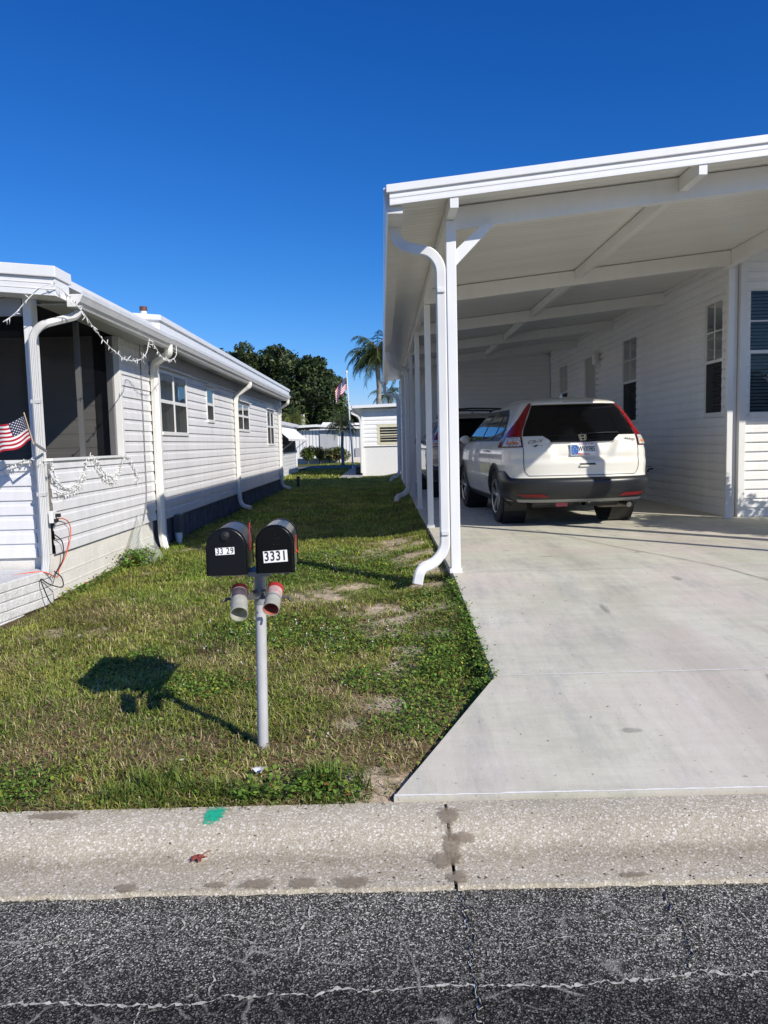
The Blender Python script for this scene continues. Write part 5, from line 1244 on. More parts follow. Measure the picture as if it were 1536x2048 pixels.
def mailbox(label, cx, y0, z0, w, h, dpt, yaw, number, tsz, tb, sticker, mat_, knob):
    root = thing('mailbox', label, 'mailbox', (cx, y0, z0), 'pair of mailboxes sharing one post')
    X = Matrix.Translation((cx, y0, z0)) @ Matrix.Rotation(yaw, 4, 'Z') @ Matrix.Rotation(math.radians(-2.2), 4, 'X')
    def tr(p): return tuple(X @ Vector(p))
    m = MB(); m.grid([[tr((x, y, z)) for x, z in arch(w, h) + arch(w, h)[:1]] for y in (.012, dpt)]); m.poly([tr((x, dpt, z)) for x, z in arch(w, h)])
    body = m.build('body', mbr if knob else mbr2, root, smooth=True)
    for ya, yb in ((.006, .022), (dpt - .012, dpt + .003)):      # front and rear rim
        m = MB(); a = arch(w + .008, h + .004, 14); m.grid([[tr((x, y, z - .001)) for x, z in a + a[:1]] for y in (ya, yb)])
        a2 = arch(w - .002, h - .001, 14)
        for y in (ya, yb): m.grid([[tr((x, y, z - .001)) for x, z in a + a[:1]], [tr((x, y, z - .001)) for x, z in a2 + a2[:1]]])
        m.build('rim', mat_, body, smooth=True)
    m = MB(); a = arch(w - .004, h - .002, 16); m.prism([tr((x, -.004, z)) for x, z in a], None, X.to_3x3() @ Vector((0, .014, 0)))
    door = m.build('door', mat_, root, bevel=.004)
    m = MB(); hz = h - .026
    if knob: m.lathe([(0, 0), (.020, 0), (.018, .012), (.008, .016), (0, .016)], 16, Matrix.Translation(tr((-.002, -.004, h - .032))) @ Matrix.Rotation(math.pi / 2, 4, 'X'))
    m.box(0, 0, 0, 0, 0, 0) if False else None
    for (dx, dz) in ((.002, -.052), (.004, -.068), (.018, -.066), (-.004, -.092), (.014, -.092))[:(2 if knob else 5)]: m.lathe([(0, 0), (.0035, 0), (.002, .003), (0, .003)], 8, Matrix.Translation(tr((dx, -.004, h + dz + .012))) @ Matrix.Rotation(math.pi / 2, 4, 'X'))
    m.build('latch', M['black'], door, smooth=True)
    if knob:
        m = MB(); m.lathe([(0, .0), (.004, .0), (.003, .004), (0, .004)], 8, Matrix.Translation(tr((.0, -.0205, h - .030))) @ Matrix.Rotation(math.pi / 2, 4, 'X')); m.build('rivet', M['chrome'], door)
    sx, sz, sw, shh = sticker
    ang = math.radians(1.5 if knob else 2.5)
    Q = X @ Matrix.Translation((sx, -.0052, sz)) @ Matrix.Rotation(-ang, 4, 'Y') @ Matrix.Rotation(math.pi / 2, 4, 'X')
    m = MB(); m.prism([tuple(Q @ Vector(p)) for p in ((-sw / 2, -shh / 2, 0), (sw / 2, -shh / 2, 0), (sw / 2, shh / 2, 0), (-sw / 2, shh / 2, 0))], None, Q.to_3x3() @ Vector((0, 0, .0006)))
    st = m.build('number_sticker', M['white'], door)
    m = MB(); n = len(number)
    for k, ch in enumerate(number):
        dx = (k - (n - 1) / 2) * sw / n * .96 + ((-.001, -.004, .003, .001)[k] if knob else 0); dy = random.uniform(-.0008, .0008)
        m.add(*text_mesh(ch, tsz, Q @ Matrix.Translation((dx, dy, .0012)), .0002, .78, tb))
    m.build('number', M['ink'], st, fix=False)
    # flag on the right side
    f = MB(); xs_ = w / 2 + (.014 if knob else .008)
    if knob: P = [(.016, .098), (.030, .098), (.034, .19), (.062, .194), (.062, .216), (.016, .214)]
    else: P = [(.05, .075), (.066, .075), (.066, .10), (.066, .128), (.10, .130), (.10, .152), (.05, .150)]; P = [(y, z) for y, z in P]
    f.prism([tr((xs_, y, z)) for y, z in P], None, X.to_3x3() @ Vector((.003, 0, 0)))
    f.lathe([(0, 0), (.009, 0), (.007, .005), (0, .005)], 10, Matrix.Translation(tr((xs_ + .002, P[0][0] + .007, P[0][1] + .008))) @ X.to_3x3().to_4x4() @ Matrix.Rotation(math.pi / 2, 4, 'Y'))
    f.build('flag', M['red'], root, bevel=.001)
    m = MB(); m.box(0, .001, 0, .001, 0, .001) if False else None
    m.prism([tr((x, y, -.001)) for x, y in ((-w / 2 + .01, .03), (w / 2 - .01, .03), (w / 2 - .01, dpt - .02), (-w / 2 + .01, dpt - .02))], None, Vector((0, 0, -.006))); m.build('base_plate', M['galv'], root)
    return root
mailbox('left black mailbox with small white number sticker 3329 and a raised red flag', -.662, 3.19, .964, .163, .198, .46, math.radians(6.5), '3329', .037, .0003, (-.006, .102, .078, .030), mbm, True)
mailbox('right glossy black mailbox with large bold number sticker 3331', -.460, 3.19, .969, .154, .200, .46, math.radians(4.5), '3331', .056, .0010, (.002, .070, .100, .049), mbm2, False)
# newspaper tubes made of plastic tubs
frost = MB
mfr, nt, b = nt_new('frosted_plastic_tub'); b.inputs['Base Color'].default_value = (.62, .62, .54, 1); b.inputs['Roughness'].default_value = .35; b.inputs['Subsurface Weight'].default_value = .0
out = nt.nodes['Material Output']; tl = N(nt, 'ShaderNodeBsdfTranslucent'); tl.inputs[0].default_value = (.62, .62, .5, 1); mx = N(nt, 'ShaderNodeMixShader'); mx.inputs[0].default_value = .4
nt.links.new(ramp(nt, noise(nt, pos(nt), 28, 4), [(.35, (.50, .50, .43)), (.65, (.68, .68, .60))]), b.inputs['Base Color'])
nt.links.new(b.outputs[0], mx.inputs[1]); nt.links.new(tl.outputs[0], mx.inputs[2]); nt.links.new(mx.outputs[0], out.inputs['Surface'])
mlab = pmat('tub_label_pink', (.48, .32, .30), .4, .35, 40); mlab2 = pmat('tub_label_dark', (.075, .06, .07), .3, .6, 24); mrim = pmat('tub_red_lid', (.38, .03, .03), .4, .1); mrim2 = pmat('tub_maroon_lid', (.07, .008, .010), .4, .1)
def tub(label, x, y, z, el, yawd, r, L, lm_, inner):
    root = thing('newspaper_tube', label, 'newspaper tube', (x, y, z), 'plastic tubs strapped below the mailboxes')
    # axis: from the lid (back, high) to the mouth (front, low)
    d = Vector((math.sin(math.radians(yawd)), -math.cos(math.radians(yawd)), 0)) * math.cos(el) + Vector((0, 0, -math.sin(el)))
    X = Matrix.Translation((x, y, z)) @ d.to_track_quat('Z', 'Y').to_matrix().to_4x4()
    m = MB(); m.lathe([(r * .99, .0), (r, L * .45), (r * 1.02, L * .5), (r * 1.02, L * .97), (r * 1.07, L * .985), (r * 1.07, L), (r * .97, L), (r * .96, L * .5), (r * .95, .01)], 32, X); t = m.build('tub', mfr, root, smooth=True)
    m = MB(); m.lathe([(0, -.006), (r * 1.06, -.006), (r * 1.08, 0), (r * 1.08, .014), (r * 1.0, .016)], 32, X); m.build('lid', mrim if inner else mrim2, root, smooth=True)
    m = MB(); m.lathe([(r * 1.012, .02), (r * 1.012, L * .44)], 32, X); m.build('label', lm_, t, smooth=True)
    m = MB(); m.lathe([(r * 1.035, L * .50), (r * 1.05, L * .53), (r * 1.035, L * .56)], 32, X); m.build('band', mfr if not inner else M['galv'], t, smooth=True)
    if inner:
        m = MB(); m.lathe([(r * .955, L * .985), (r * .945, L * .30)], 32, X); m.lathe([(0, L * .3), (r * .945, L * .3)], 24, X); m.build('lining', pmat('red_lining', (.42, .13, .08), .6, .2, 20), t, smooth=True)
    return root, X
tA, XA = tub('left frosted tub with a dark label, open mouth facing the street', -.619, 3.21, .893, math.radians(27), 9, .0345, .155, mlab2, False)
tB, XB = tub('right smaller tub with red lid and orange red inside', -.466, 3.21, .897, math.radians(27), -2, .0325, .135, mlab, True)
m = MB(); m.bar((-.672, 3.215, .858), (-.412, 3.215, .862), .008, .012); m.bar((-.672, 3.215, .858), (-.69, 3.20, .850), .008, .014); m.bar((-.412, 3.215, .862), (-.405, 3.20, .848), .008, .014)
m.bar((-.588, 3.22, .86), (-.58, 3.36, .86), .010, .018); m.bar((-.525, 3.22, .86), (-.535, 3.36, .86), .010, .018)
m.build('strap_clamp', pmat('dull_clamp_steel', (.10, .10, .10), .5, .2, 20), po, bevel=.002)

# ================================================================== LITTLE THINGS ON THE LEFT HOME
mred = pmat('flag_red', (.42, .012, .03), .8, .08, 8); mwh = pmat('flag_white', (.78, .76, .76), .8, .04, 8); mbl = pmat('flag_blue', (.012, .018, .07), .8, .1, 8)
def us_flag(root, Pf, nx=40, ss=1.0):
    """Pf(u,v): world point, u from hoist to fly, v from bottom to top"""
    m = MB()
    for i in range(nx):
        for j in range(26):
            u0, u1 = i / nx, (i + 1) / nx; v0, v1 = j / 26, (j + 1) / 26
            st = 12 - j // 2
            m.cur = 2 if (u1 <= .401 and st < 7) else (0 if st % 2 == 0 else 1)
            m.quad(Pf(u0, v0), Pf(u1, v0), Pf(u1, v1), Pf(u0, v1))
    cloth = m.build('cloth', [mred, mwh, mbl], root, fix=False)
    bm = bmesh.new(); bm.from_mesh(cloth.data); bmesh.ops.remove_doubles(bm, verts=bm.verts, dist=1e-5); bm.to_mesh(cloth.data); bm.free()
    cloth.data.polygons.foreach_set('use_smooth', [True] * len(cloth.data.polygons))
    m = MB()
    for r in range(9):
        for c in range(6 if r % 2 == 0 else 5):
            u = .4 * ((c + .5) / 6 if r % 2 == 0 else (c + 1) / 6); v = 1 - (r + .6) / 9.2 * (7 / 13)
            a = Vector(Pf(u, v)); du = (Vector(Pf(u + .01, v)) - a) / .01; dv = (Vector(Pf(u, v + .01 if v < .98 else v)) - Vector(Pf(u, v - .01))) / .02
            n = du.cross(dv).normalized()
            for sg in (1, -1):
                m.poly([tuple(a + du * .020 * ss * math.cos(q) * (1 if k % 2 == 0 else .45) + dv * .026 * ss * math.sin(q) * (1 if k % 2 == 0 else .45) + n * sg * .0012 * (dv.length / .16)) for k, q in enumerate(np.linspace(math.pi / 2, math.pi * 2.5, 11)[:-1])])
    m.build('stars', mwh, cloth, fix=False)
pf = thing('porch_flag', 'small American flag on a wooden stick at the corner post of the screened porch', 'flag', (-2.70, 5.93, 1.57))
m = MB(); m.tube([(-2.695, 5.98, 1.555), (-2.728, 5.93, 1.785)], .0045, 8); m.lathe([(0, .016), (.004, .01), (.006, .002), (.004, 0)], 8, Matrix.Translation((-2.729, 5.929, 1.785))); m.build('stick', pmat('stick_wood', (.55, .42, .28), .6, .15, 40), pf, smooth=True)
m = MB(); m.bar((-2.695, 5.98, 1.565), (-2.72, 6.25, 1.50), .016, .016); m.build('bracket', M['galv'], pf)
def pflag(u, v):
    h = Vector((-2.7, 5.975, 1.585)) * (1 - v) + Vector((-2.726, 5.935, 1.765)) * v
    w = .30 * u
    return tuple(h + Vector((-w * .93, -.05 * u + .030 * math.sin(u * 7 + v * 1.5) * min(1, u * 3), -w * .42 * (1 - .25 * v) + .012 * math.sin(u * 9 + 1))))
us_flag(pf, pflag)

def garland(name, label, paths, stub, dens, r=.004, mat_=None, green=None):
    root = thing(name, label, 'string lights', paths[0][0])
    wire = MB(); st = MB(); bulbs = []
    for pth in paths:
        C = crom(pth, 10); wire.tube([tuple(p) for p in C], r, 6)
        L = 0
        for a, b2 in zip(C[:-1], C[1:]):
            n = (b2 - a).length * dens; k = int(n) + (1 if random.random() < n % 1 else 0)
            for _ in range(k):
                p = a + (b2 - a) * random.random(); d = Vector((random.gauss(0, .6), random.gauss(0, .8), random.gauss(-.35, .9))).normalized()
                q = p + d * stub * random.uniform(.5, 1.2); bulbs.append((p, q))
    w = wire.build('wire', mat_ or M['white'], root, smooth=True); 
    random.shuffle(bulbs)
    for p, q in bulbs[:100]:
        b1 = MB(); b1.tube([tuple(p), tuple(p + (q - p) * .45), tuple(q)], .0042, 5, radii=[.0025, .0045, .002]); b1.build('bulb', M['white'], root, smooth='all')
    if len(bulbs) > 100:
        for p, q in bulbs[100:]: st.tube([tuple(p), tuple(p + (q - p) * .45), tuple(q)], .0042, 5, radii=[.0025, .0045, .002])
        st.build('more_bulbs', M['white'], root, smooth='all')['kind'] = 'stuff'
    return root
gx_ = -2.39
garland('string_lights', 'white string of stubby lights looping along the porch gutter', [[(-2.90, 6.05, 2.50), (-2.80, 6.04, 2.56), (-2.70, 6.04, 2.66), (-2.62, 6.05, 2.735), (-2.56, 6.06, 2.77), (-2.50, 6.08, 2.775), (-2.45, 6.2, 2.72), (gx_, 6.35, 2.60), (gx_, 6.6, 2.50), (gx_, 6.85, 2.42), (gx_, 7.15, 2.36), (gx_, 7.4, 2.34), (gx_, 7.75, 2.38), (gx_, 8.0, 2.48), (gx_, 8.12, 2.62), (gx_, 8.3, 2.58), (gx_, 8.55, 2.50), (gx_, 8.9, 2.50), (gx_, 9.15, 2.58), (gx_ - .02, 9.25, 2.70)]], .048, 30, .0040)
garland('string_lights', 'tangled white string lights draped below the porch screens', [[(-3.15, 6.30, 1.34), (-3.0, 6.30, 1.40), (-2.88, 6.29, 1.43), (-2.79, 6.27, 1.42), (-2.70, 6.26, 1.40), (-2.745, 6.42, 1.33), (-2.765, 6.55, 1.22), (-2.77, 6.75, 1.17), (-2.77, 6.95, 1.20), (-2.77, 7.15, 1.30), (-2.77, 7.25, 1.43), (-2.77, 7.45, 1.42), (-2.77, 7.6, 1.30), (-2.77, 7.8, 1.22), (-2.77, 8.05, 1.25), (-2.77, 8.28, 1.42), (-2.77, 8.45, 1.40), (-2.77, 8.6, 1.28), (-2.77, 8.75, 1.18), (-2.77, 8.65, 1.14)],
   [(-2.765, 6.5, 1.16), (-2.77, 6.7, 1.12), (-2.77, 6.95, 1.15), (-2.77, 7.2, 1.28)], [(-2.77, 7.42, 1.38), (-2.77, 7.62, 1.24), (-2.77, 7.85, 1.17), (-2.77, 8.1, 1.25)]], .045, 80, .004, pmat('garland_wire', (.30, .34, .31), .5))
m = MB(); m.tube([tuple(p) for p in crom([(-2.765, 6.43, .93), (-2.755, 6.58, .92), (-2.76, 6.72, .86), (-2.765, 6.74, .74), (-2.765, 6.62, .60), (-2.76, 6.45, .50), (-2.72, 6.30, .46), (-2.78, 6.16, .53), (-3.0, 6.02, .525), (-3.3, 5.9, .525)], 8)], .0045, 8)
tag(m.build('extension_cord', M['orange'], smooth=True), 'orange extension cord looping down the siding beside the porch downspout', 'cord')
m = MB(); m.tube([tuple(p) for p in crom([(-2.765, 6.42, .80), (-2.76, 6.55, .72), (-2.765, 6.56, .58), (-2.74, 6.36, .50), (-2.70, 6.22, .52), (-2.66, 6.26, .46), (-2.67, 6.28, .38), (-2.74, 6.2, .42), (-2.76, 6.10, .48), (-2.73, 6.08, .40), (-2.70, 6.12, .28), (-2.66, 6.2, .235), (-2.62, 6.28, .24)], 8)], .0048, 8)
tag(m.build('black_cable', M['black'], smooth=True), 'thin black cable hanging around the foot of the porch downspout down to the grass', 'cable')
m = MB(); m.tube([tuple(p) for p in crom([(-2.78, 9.05, 2.70), (-2.775, 9.03, 2.0), (-2.775, 9.02, 1.4), (-2.775, 9.0, .95), (-2.77, 8.85, .70), (-2.79, 8.72, .55), (-2.79, 8.62, .30)], 6)], .006, 6)
tag(m.build('grey_cable', pmat('grey_cable', (.20, .20, .21), .6), smooth=True), 'grey cable running down the siding left of the paired downspouts', 'cable')
ou = thing('outlet_box', 'small white outlet with black plugs on the porch siding', 'outlet', (-2.78, 6.43, .90))
m = MB(); m.box(-2.79, -2.757, 6.38, 6.47, .90, 1.0); m.build('cover', M['white'], ou, bevel=.004)
m = MB(); m.box(-2.757, -2.72, 6.43, 6.465, .945, .975); m.box(-2.757, -2.73, 6.40, 6.44, .905, .935); m.build('plugs', M['black'], ou, bevel=.004)
# white painted brick planter at the porch corner
pl_ = thing('brick_planter', 'low white painted brick planter at the front corner of the porch', 'planter', (-2.8, 5.5, .2))
mbk, nt, b = nt_new('white_painted_brick'); pv = pos(nt)
nt.links.new(ramp(nt, noise(nt, pv, 14, 5), [(.3, (.62, .61, .58)), (.6, (.76, .755, .74))]), b.inputs['Base Color']); b.inputs['Roughness'].default_value = .7; bump(nt, b, noise(nt, pv, 40, 5, .7), .9, .015)
m = MB()
for c in range(5):
    z0 = .17 + c * .073; ins = .004 * (c % 2)
    pts = [(-4.4, 5.50), (-2.93, 5.50), (-2.87, 5.53), (-2.845, 5.57), (-2.765, 6.20), (-2.765, 6.33), (-4.4, 6.33)]
    m.prism([(x - ins, y + ins, z0) for x, y in pts], None, (0, 0, .068))
m.build('brick_courses', mbk, pl_, bevel=.008)
m = MB(); m.prism([(x, y, .15) for x, y in [(-4.4, 5.52), (-2.94, 5.52), (-2.86, 5.58), (-2.78, 6.2), (-2.78, 6.33), (-4.4, 6.33)]], None, (0, 0, .37)); m.build('mortar', pmat('grey_mortar', (.33, .33, .33), .9, .1, 20), pl_)
# translucent sheet leaning by the porch end, PVC clean-out pipe
ps, nt, b = nt_new('clear_plastic_sheet'); out = nt.nodes['Material Output']; b.inputs['Base Color'].default_value = (.75, .76, .72, 1); b.inputs['Roughness'].default_value = .25
tr = N(nt, 'ShaderNodeBsdfTransparent'); tr.inputs[0].default_value = (.93, .94, .92, 1); mx = N(nt, 'ShaderNodeMixShader')
wv = N(nt, 'ShaderNodeTexWave'); wv.inputs['Scale'].default_value = 18; nt.links.new(pos(nt), wv.inputs['Vector'])
nt.links.new(ramp(nt, wv.outputs['Fac'], [(.3, (.14, .14, .14)), (.8, (.30, .30, .30))]), mx.inputs[0])
nt.links.new(tr.outputs[0], mx.inputs[1]); nt.links.new(b.outputs[0], mx.inputs[2]); nt.links.new(mx.outputs[0], out.inputs['Surface'])
m = MB(); m.prism([(-2.77, 8.65, .78), (-2.50, 8.62, .28), (-2.50, 8.05, .25), (-2.70, 8.02, .40)], None, (.004, 0, .002)); tag(m.build('plastic_sheet', ps), 'translucent corrugated plastic sheet leaning against the porch foundation', 'plastic sheet')
co = thing('cleanout_pipe', 'short white plumbing pipe with a wider cap standing beside the skirting', 'pipe', (-2.66, 9.9, .2))
m = MB(); m.tube([(-2.66, 9.9, .10), (-2.66, 9.9, .33)], .038, 16); m.tube([(-2.66, 9.9, .22), (-2.66, 9.9, .27)], .046, 16); m.build('pipe', M['trim'], co, smooth=True)
m = MB(); m.tube([(-2.66, 9.9, .331), (-2.66, 9.9, .405)], .046, 16); m.build('cap', M['trim'], co, smooth=True)
mt_ = MB(); mt_.box(-2.80, -2.70, 10.15, 10.35, .30, .62); tag(mt_.build('meter_box', pmat('meter_grey', (.10, .10, .11), .5), bevel=.01), 'small dark utility box on the skirting behind the downspouts', 'utility box')
mt_ = MB(); mt_.box(-2.46, -2.38, 21.9, 22.0, .25, .60); mt_.lathe([(0, .62), (.055, .60), (.06, .58)], 10, Matrix.Translation((-2.42, 21.95, 0))); tag(mt_.build('utility_pedestal', pmat('pedestal_dark', (.03, .035, .035), .5)), 'small dark utility pedestal past the end of the left home', 'utility pedestal')
# dry leaf on the kerb, litter scraps in the grass
m = MB(); zz = kerb_z(2.62) + .006
L = [(-.035, 0, 0), (-.018, .010, .012), (-.012, .026, .006), (.0, .014, .014), (.016, .024, .004), (.014, .008, .012), (.036, .004, .008), (.016, -.006, .012), (.012, -.022, .003), (-.004, -.012, .012), (-.02, -.018, .002), (-.018, -.006, .010)]
m.add([(-.69, 2.62, zz + .010)] + [(-.69 + x, 2.62 + y, zz + z) for x, y, z in L], [(0, i + 1, (i + 1) % 12 + 1) for i in range(12)]); m.tube([(-.69, 2.62, zz + .010), (-.66, 2.65, zz + .016), (-.655, 2.665, zz + .008)], .0015, 5)
tag(m.build('dry_leaf', pmat('dry_leaf_red', (.26, .06, .035), .6, .35, 60)), 'curled dry red leaf lying in the kerb gutter', 'leaf')
def scrap(x, y, s, col, label):
    z = float(lawn_z(np.array(x), np.array(y))) + .03; m = MB()
    pts = [(math.cos(a) * s * random.uniform(.6, 1.2), math.sin(a) * s * random.uniform(.5, .9), random.uniform(0, s * .6)) for a in np.linspace(0, 2 * math.pi, 9)[:-1]]
    m.add([(x, y, z + s * .4)] + [(x + a, y + b2, z + c) for a, b2, c in pts], [(0, i + 1, (i + 1) % 8 + 1) for i in range(8)]); tag(m.build('paper_scrap', pmat('scrap', col, .6, .15, 40)), label, 'litter')
scrap(-.545, 3.13, .030, (.7, .7, .70), 'crumpled white paper scrap in the weeds by the kerb')
scrap(-.90, 3.22, .016, (.6, .62, .45), 'tiny pale litter scrap left of the mailbox post')
# ================================================================== BACKGROUND
# white neighbouring house beyond the grass, with lattice skirt
nb = thing('neighbour_house', 'white house with lattice skirting and a cream framed window past the grass', 'house', (-.75, 29, .28))
TN = lambda u, o, z: (u, 29 - o, z)
m = MB(); siding(m, TN, -.75, 6, 1.40, 2.78, [(-.10, .95, 1.52, 2.10)], h=.16, d=.02); m.build('front_wall', M['vinyl'], nb)
m = MB(); siding(m, lambda u, o, z: (-.75 - o, u, z), 29, 41, .28, 2.78, h=.16, d=.02); m.build('side_wall', M['vinyl'], nb)
lat, nt, b = nt_new('white_lattice'); pv = pos(nt); gs = N(nt, 'ShaderNodeSeparateXYZ'); nt.links.new(pv, gs.inputs[0])
def diag(sg):
    a = N(nt, 'ShaderNodeMath', operation='MULTIPLY_ADD'); nt.links.new(gs.outputs['X'], a.inputs[0]); a.inputs[1].default_value = sg; nt.links.new(gs.outputs['Z'], a.inputs[2])
    q = N(nt, 'ShaderNodeMath', operation='MULTIPLY'); nt.links.new(a.outputs[0], q.inputs[0]); q.inputs[1].default_value = 15
    f = N(nt, 'ShaderNodeMath', operation='FRACT'); nt.links.new(q.outputs[0], f.inputs[0])
    g = N(nt, 'ShaderNodeMath', operation='GREATER_THAN'); nt.links.new(f.outputs[0], g.inputs[0]); g.inputs[1].default_value = .55; return g.outputs[0]
mxx = N(nt, 'ShaderNodeMath', operation='MINIMUM'); 
i1 = diag(1); i2 = diag(-1)
nt.links.new(i1, mxx.inputs[0]); nt.links.new(i2, mxx.inputs[1])
nt.links.new(mixc(nt, mxx.outputs[0], (.80, .80, .79), (.46, .45, .44)), b.inputs['Base Color']); b.inputs['Roughness'].default_value = .6
m = MB(); m.box(-.74, 6, 29.02, 29.06, .28, 1.385); m.build('lattice_skirt', lat, nb)
m = MB(); m.box(-.77, -.70, 28.96, 29.05, .28, 2.8); m.box(-.70, 6, 28.965, 29.0, 1.385, 1.41); m.build('trim', M['trim'], nb)
m = MB(); m.hexa([(-1.12, 28.6, 2.80), (6, 28.6, 2.95), (6, 41.5, 2.95), (-1.12, 41.5, 2.80), (-1.12, 28.6, 2.90), (6, 28.6, 3.1), (6, 41.5, 3.1), (-1.12, 41.5, 2.90)]); m.build('roof', M['alu'], nb)
m = MB(); m.box(-1.20, -1.10, 28.6, 41.5, 2.74, 2.91); m.build('gutter', M['alu'], nb)
mcf = pmat('cream_window_frame', (.66, .62, .44), .5, .05)
window(nb, TN, -.10, .95, 1.52, 2.10, 1.80, cols=1, fw=.09, fmat=mcf, blinds='slats', lower='pane', bcol=pmat('tan_blind', (.62, .60, .50), .7))
m = MB()
for z in (1.62, 1.72, 1.90, 2.0): m.box(-.08, .93, 28.975, 28.99, z - .012, z + .012)
m.build('louvre_bars', mcf, nb)
downspout(nb, [(-1.13, 28.8, 2.75), (-1.12, 28.8, 2.62), (-.86, 28.9, 2.50), (-.80, 28.92, 2.3), (-.80, 28.92, .4)], (0, 1, 0), M['gutter'], .08, .06, False)
m = MB(); m.box(-1.05, -.80, 29.6, 30.2, .32, .62); tag(m.build('storage_bin', M['black'], bevel=.04), 'low black bin against the side of the white neighbouring house', 'bin')
# awning house on the left beyond
ah = thing('awning_house', 'pale house with a white slanted window awning beyond the left home', 'house', (-3.85, 34, .28))
TA = lambda u, o, z: (-3.84 + o, u, z); TA2 = lambda u, o, z: (u, 34.4 + o, z)
m = MB(); siding(m, TA, 26.5, 34.4, .28, 2.28, [(27.2, 33.9, 1.22, 2.14)], h=.14, d=.012); m.build('side_wall', pmat('cool_grey_siding', (.66, .67, .69), .5), ah)
m = MB(); siding(m, TA2, -10, -3.84, .28, 2.28, h=.14, d=.012); m.build('rear_wall', M['vinyl'], ah)
m = MB(); siding(m, lambda u, o, z: (u, 26.5 - o, z), -10, -3.84, .28, 2.28, h=.14, d=.012); m.build('front_wall', M['vinyl'], ah)
m = MB(); m.box(-4.2, -4.15, 27, 34.1, 1.1, 2.2); m.build('porch_interior', M['dark'], ah)
m = MB()
for k in range(14): y = 27.25 + k * .51; m.box(-3.87, -3.83, y - .03, y + .03, 1.22, 2.14)
for z in (1.5, 1.8): m.box(-3.865, -3.835, 27.2, 33.9, z - .014, z + .014)
m.build('window_bars', pmat('window_bar_grey', (.20, .20, .21), .6), ah)
m = MB(); m.box(-10, -3.70, 26.3, 34.55, 2.28, 2.40); m.build('roof', M['alu'], ah, bevel=.02)
m = MB(); m.box(-3.87, -3.80, 34.33, 34.42, .28, 2.28); m.build('corner_trim', M['trim'], ah)
m = MB(); R_ = [[], []]
for k in range(90):
    y = 27.2 + 6.6 * k / 89; o = .018 * (k % 2); R_[0].append((-3.82, y, 2.18 + o)); R_[1].append((-3.28, y, 1.72 + o))
m.grid(R_); m.box(-3.29, -3.27, 27.2, 33.8, 1.66, 1.725)
m.build('awning', pmat('awning_white', (.82, .81, .80), .45, .05, 4), ah)
for y in (29.2, 33.6):
    m = MB(); m.bar((-3.82, y, 1.30), (-3.32, y, 1.68), .03, .03); m.build('awning_arm', M['trim'], ah)
# long ribbed building across the lane
lb = thing('long_building', 'long low building with vertical ribbed white metal siding beyond the lane', 'building', (-4, 54, .28))
mrb, nt, b = nt_new('ribbed_metal_siding'); pv = pos(nt); gs = N(nt, 'ShaderNodeSeparateXYZ'); nt.links.new(pv, gs.inputs[0])
q = N(nt, 'ShaderNodeMath', operation='MULTIPLY'); nt.links.new(gs.outputs['X'], q.inputs[0]); q.inputs[1].default_value = 4.3
f = N(nt, 'ShaderNodeMath', operation='FRACT'); nt.links.new(q.outputs[0], f.inputs[0])
nt.links.new(ramp(nt, f.outputs[0], [(0, (.30, .31, .33)), (.16, (.30, .31, .33)), (.26, (.76, .76, .76)), (1, (.80, .80, .80))]), b.inputs['Base Color']); b.inputs['Roughness'].default_value = .5
m = MB(); m.box(-14, -.5, 54, 60, .28, 2.50); m.build('wall', mrb, lb)
m = MB(); m.box(-4.35, -3.1, 53.9, 53.99, .9, 2.45); m.build('recess_panel', pmat('dim_panel', (.42, .43, .45), .6), lb)
m = MB(); m.box(-1.9, -.6, 53.9, 53.99, .5, 1.2); m.build('grey_panel', pmat('grey_panel', (.40, .40, .40), .6), lb)
m = MB(); m.hexa([(-14.2, 53.4, 2.40), (-4.6, 53.4, 2.72), (-4.6, 60.4, 2.72), (-14.2, 60.4, 2.4), (-14.2, 53.4, 2.56), (-4.6, 53.4, 2.88), (-4.6, 60.4, 2.88), (-14.2, 60.4, 2.56)])
m.hexa([(-4.6, 53.4, 2.721), (-.3, 53.4, 2.44), (-.3, 60.4, 2.44), (-4.6, 60.4, 2.721), (-4.6, 53.4, 2.881), (-.3, 53.4, 2.60), (-.3, 60.4, 2.60), (-4.6, 60.4, 2.881)]); m.build('roof', M['alu'], lb)
m = MB(); m.hexa([(-4.6, 58, 2.9), (-.3, 58, 2.9), (-.3, 62, 2.9), (-4.6, 62, 2.9), (-4.4, 58, 3.15), (-.5, 58, 3.0), (-.5, 62, 3.0), (-4.4, 62, 3.15)]); m.build('roof_cap', M['alu'], lb)
m = MB(); m.box(-1.1, -.9, 53.7, 53.9, .3, 2.4); m.build('end_post', M['foundation'], lb)

# flagpole with flag
fp = thing('flagpole', 'tall thin white pole flying an American flag beyond the grass', 'flagpole', (-1.45, 37, .3))
m = MB(); m.tube([(-1.43, 37, .25), (-1.62, 37, 4.85)], .035, 10, radii=[.04, .024]); m.lathe([(.0, .08), (.05, .05), (.06, 0), (.05, -.05), (0, -.08)], 10, Matrix.Translation((-1.623, 37, 4.9))); m.build('pole', pmat('pole_white', (.70, .68, .64), .4), fp, smooth=True)
def fflag(u, v):
    h = Vector((-1.60, 36.97, 4.08)) * (1 - v) + Vector((-1.635, 36.97, 4.62)) * v
    w = .64 * u
    return tuple(h + Vector((-w * .86, .10 * math.sin(u * 8 + v * 2) * min(1, u * 3), -.62 * u ** 1.4 * (1 - .1 * v) + .03 * math.sin(u * 12))))
us_flag(fp, fflag, 30, .6)

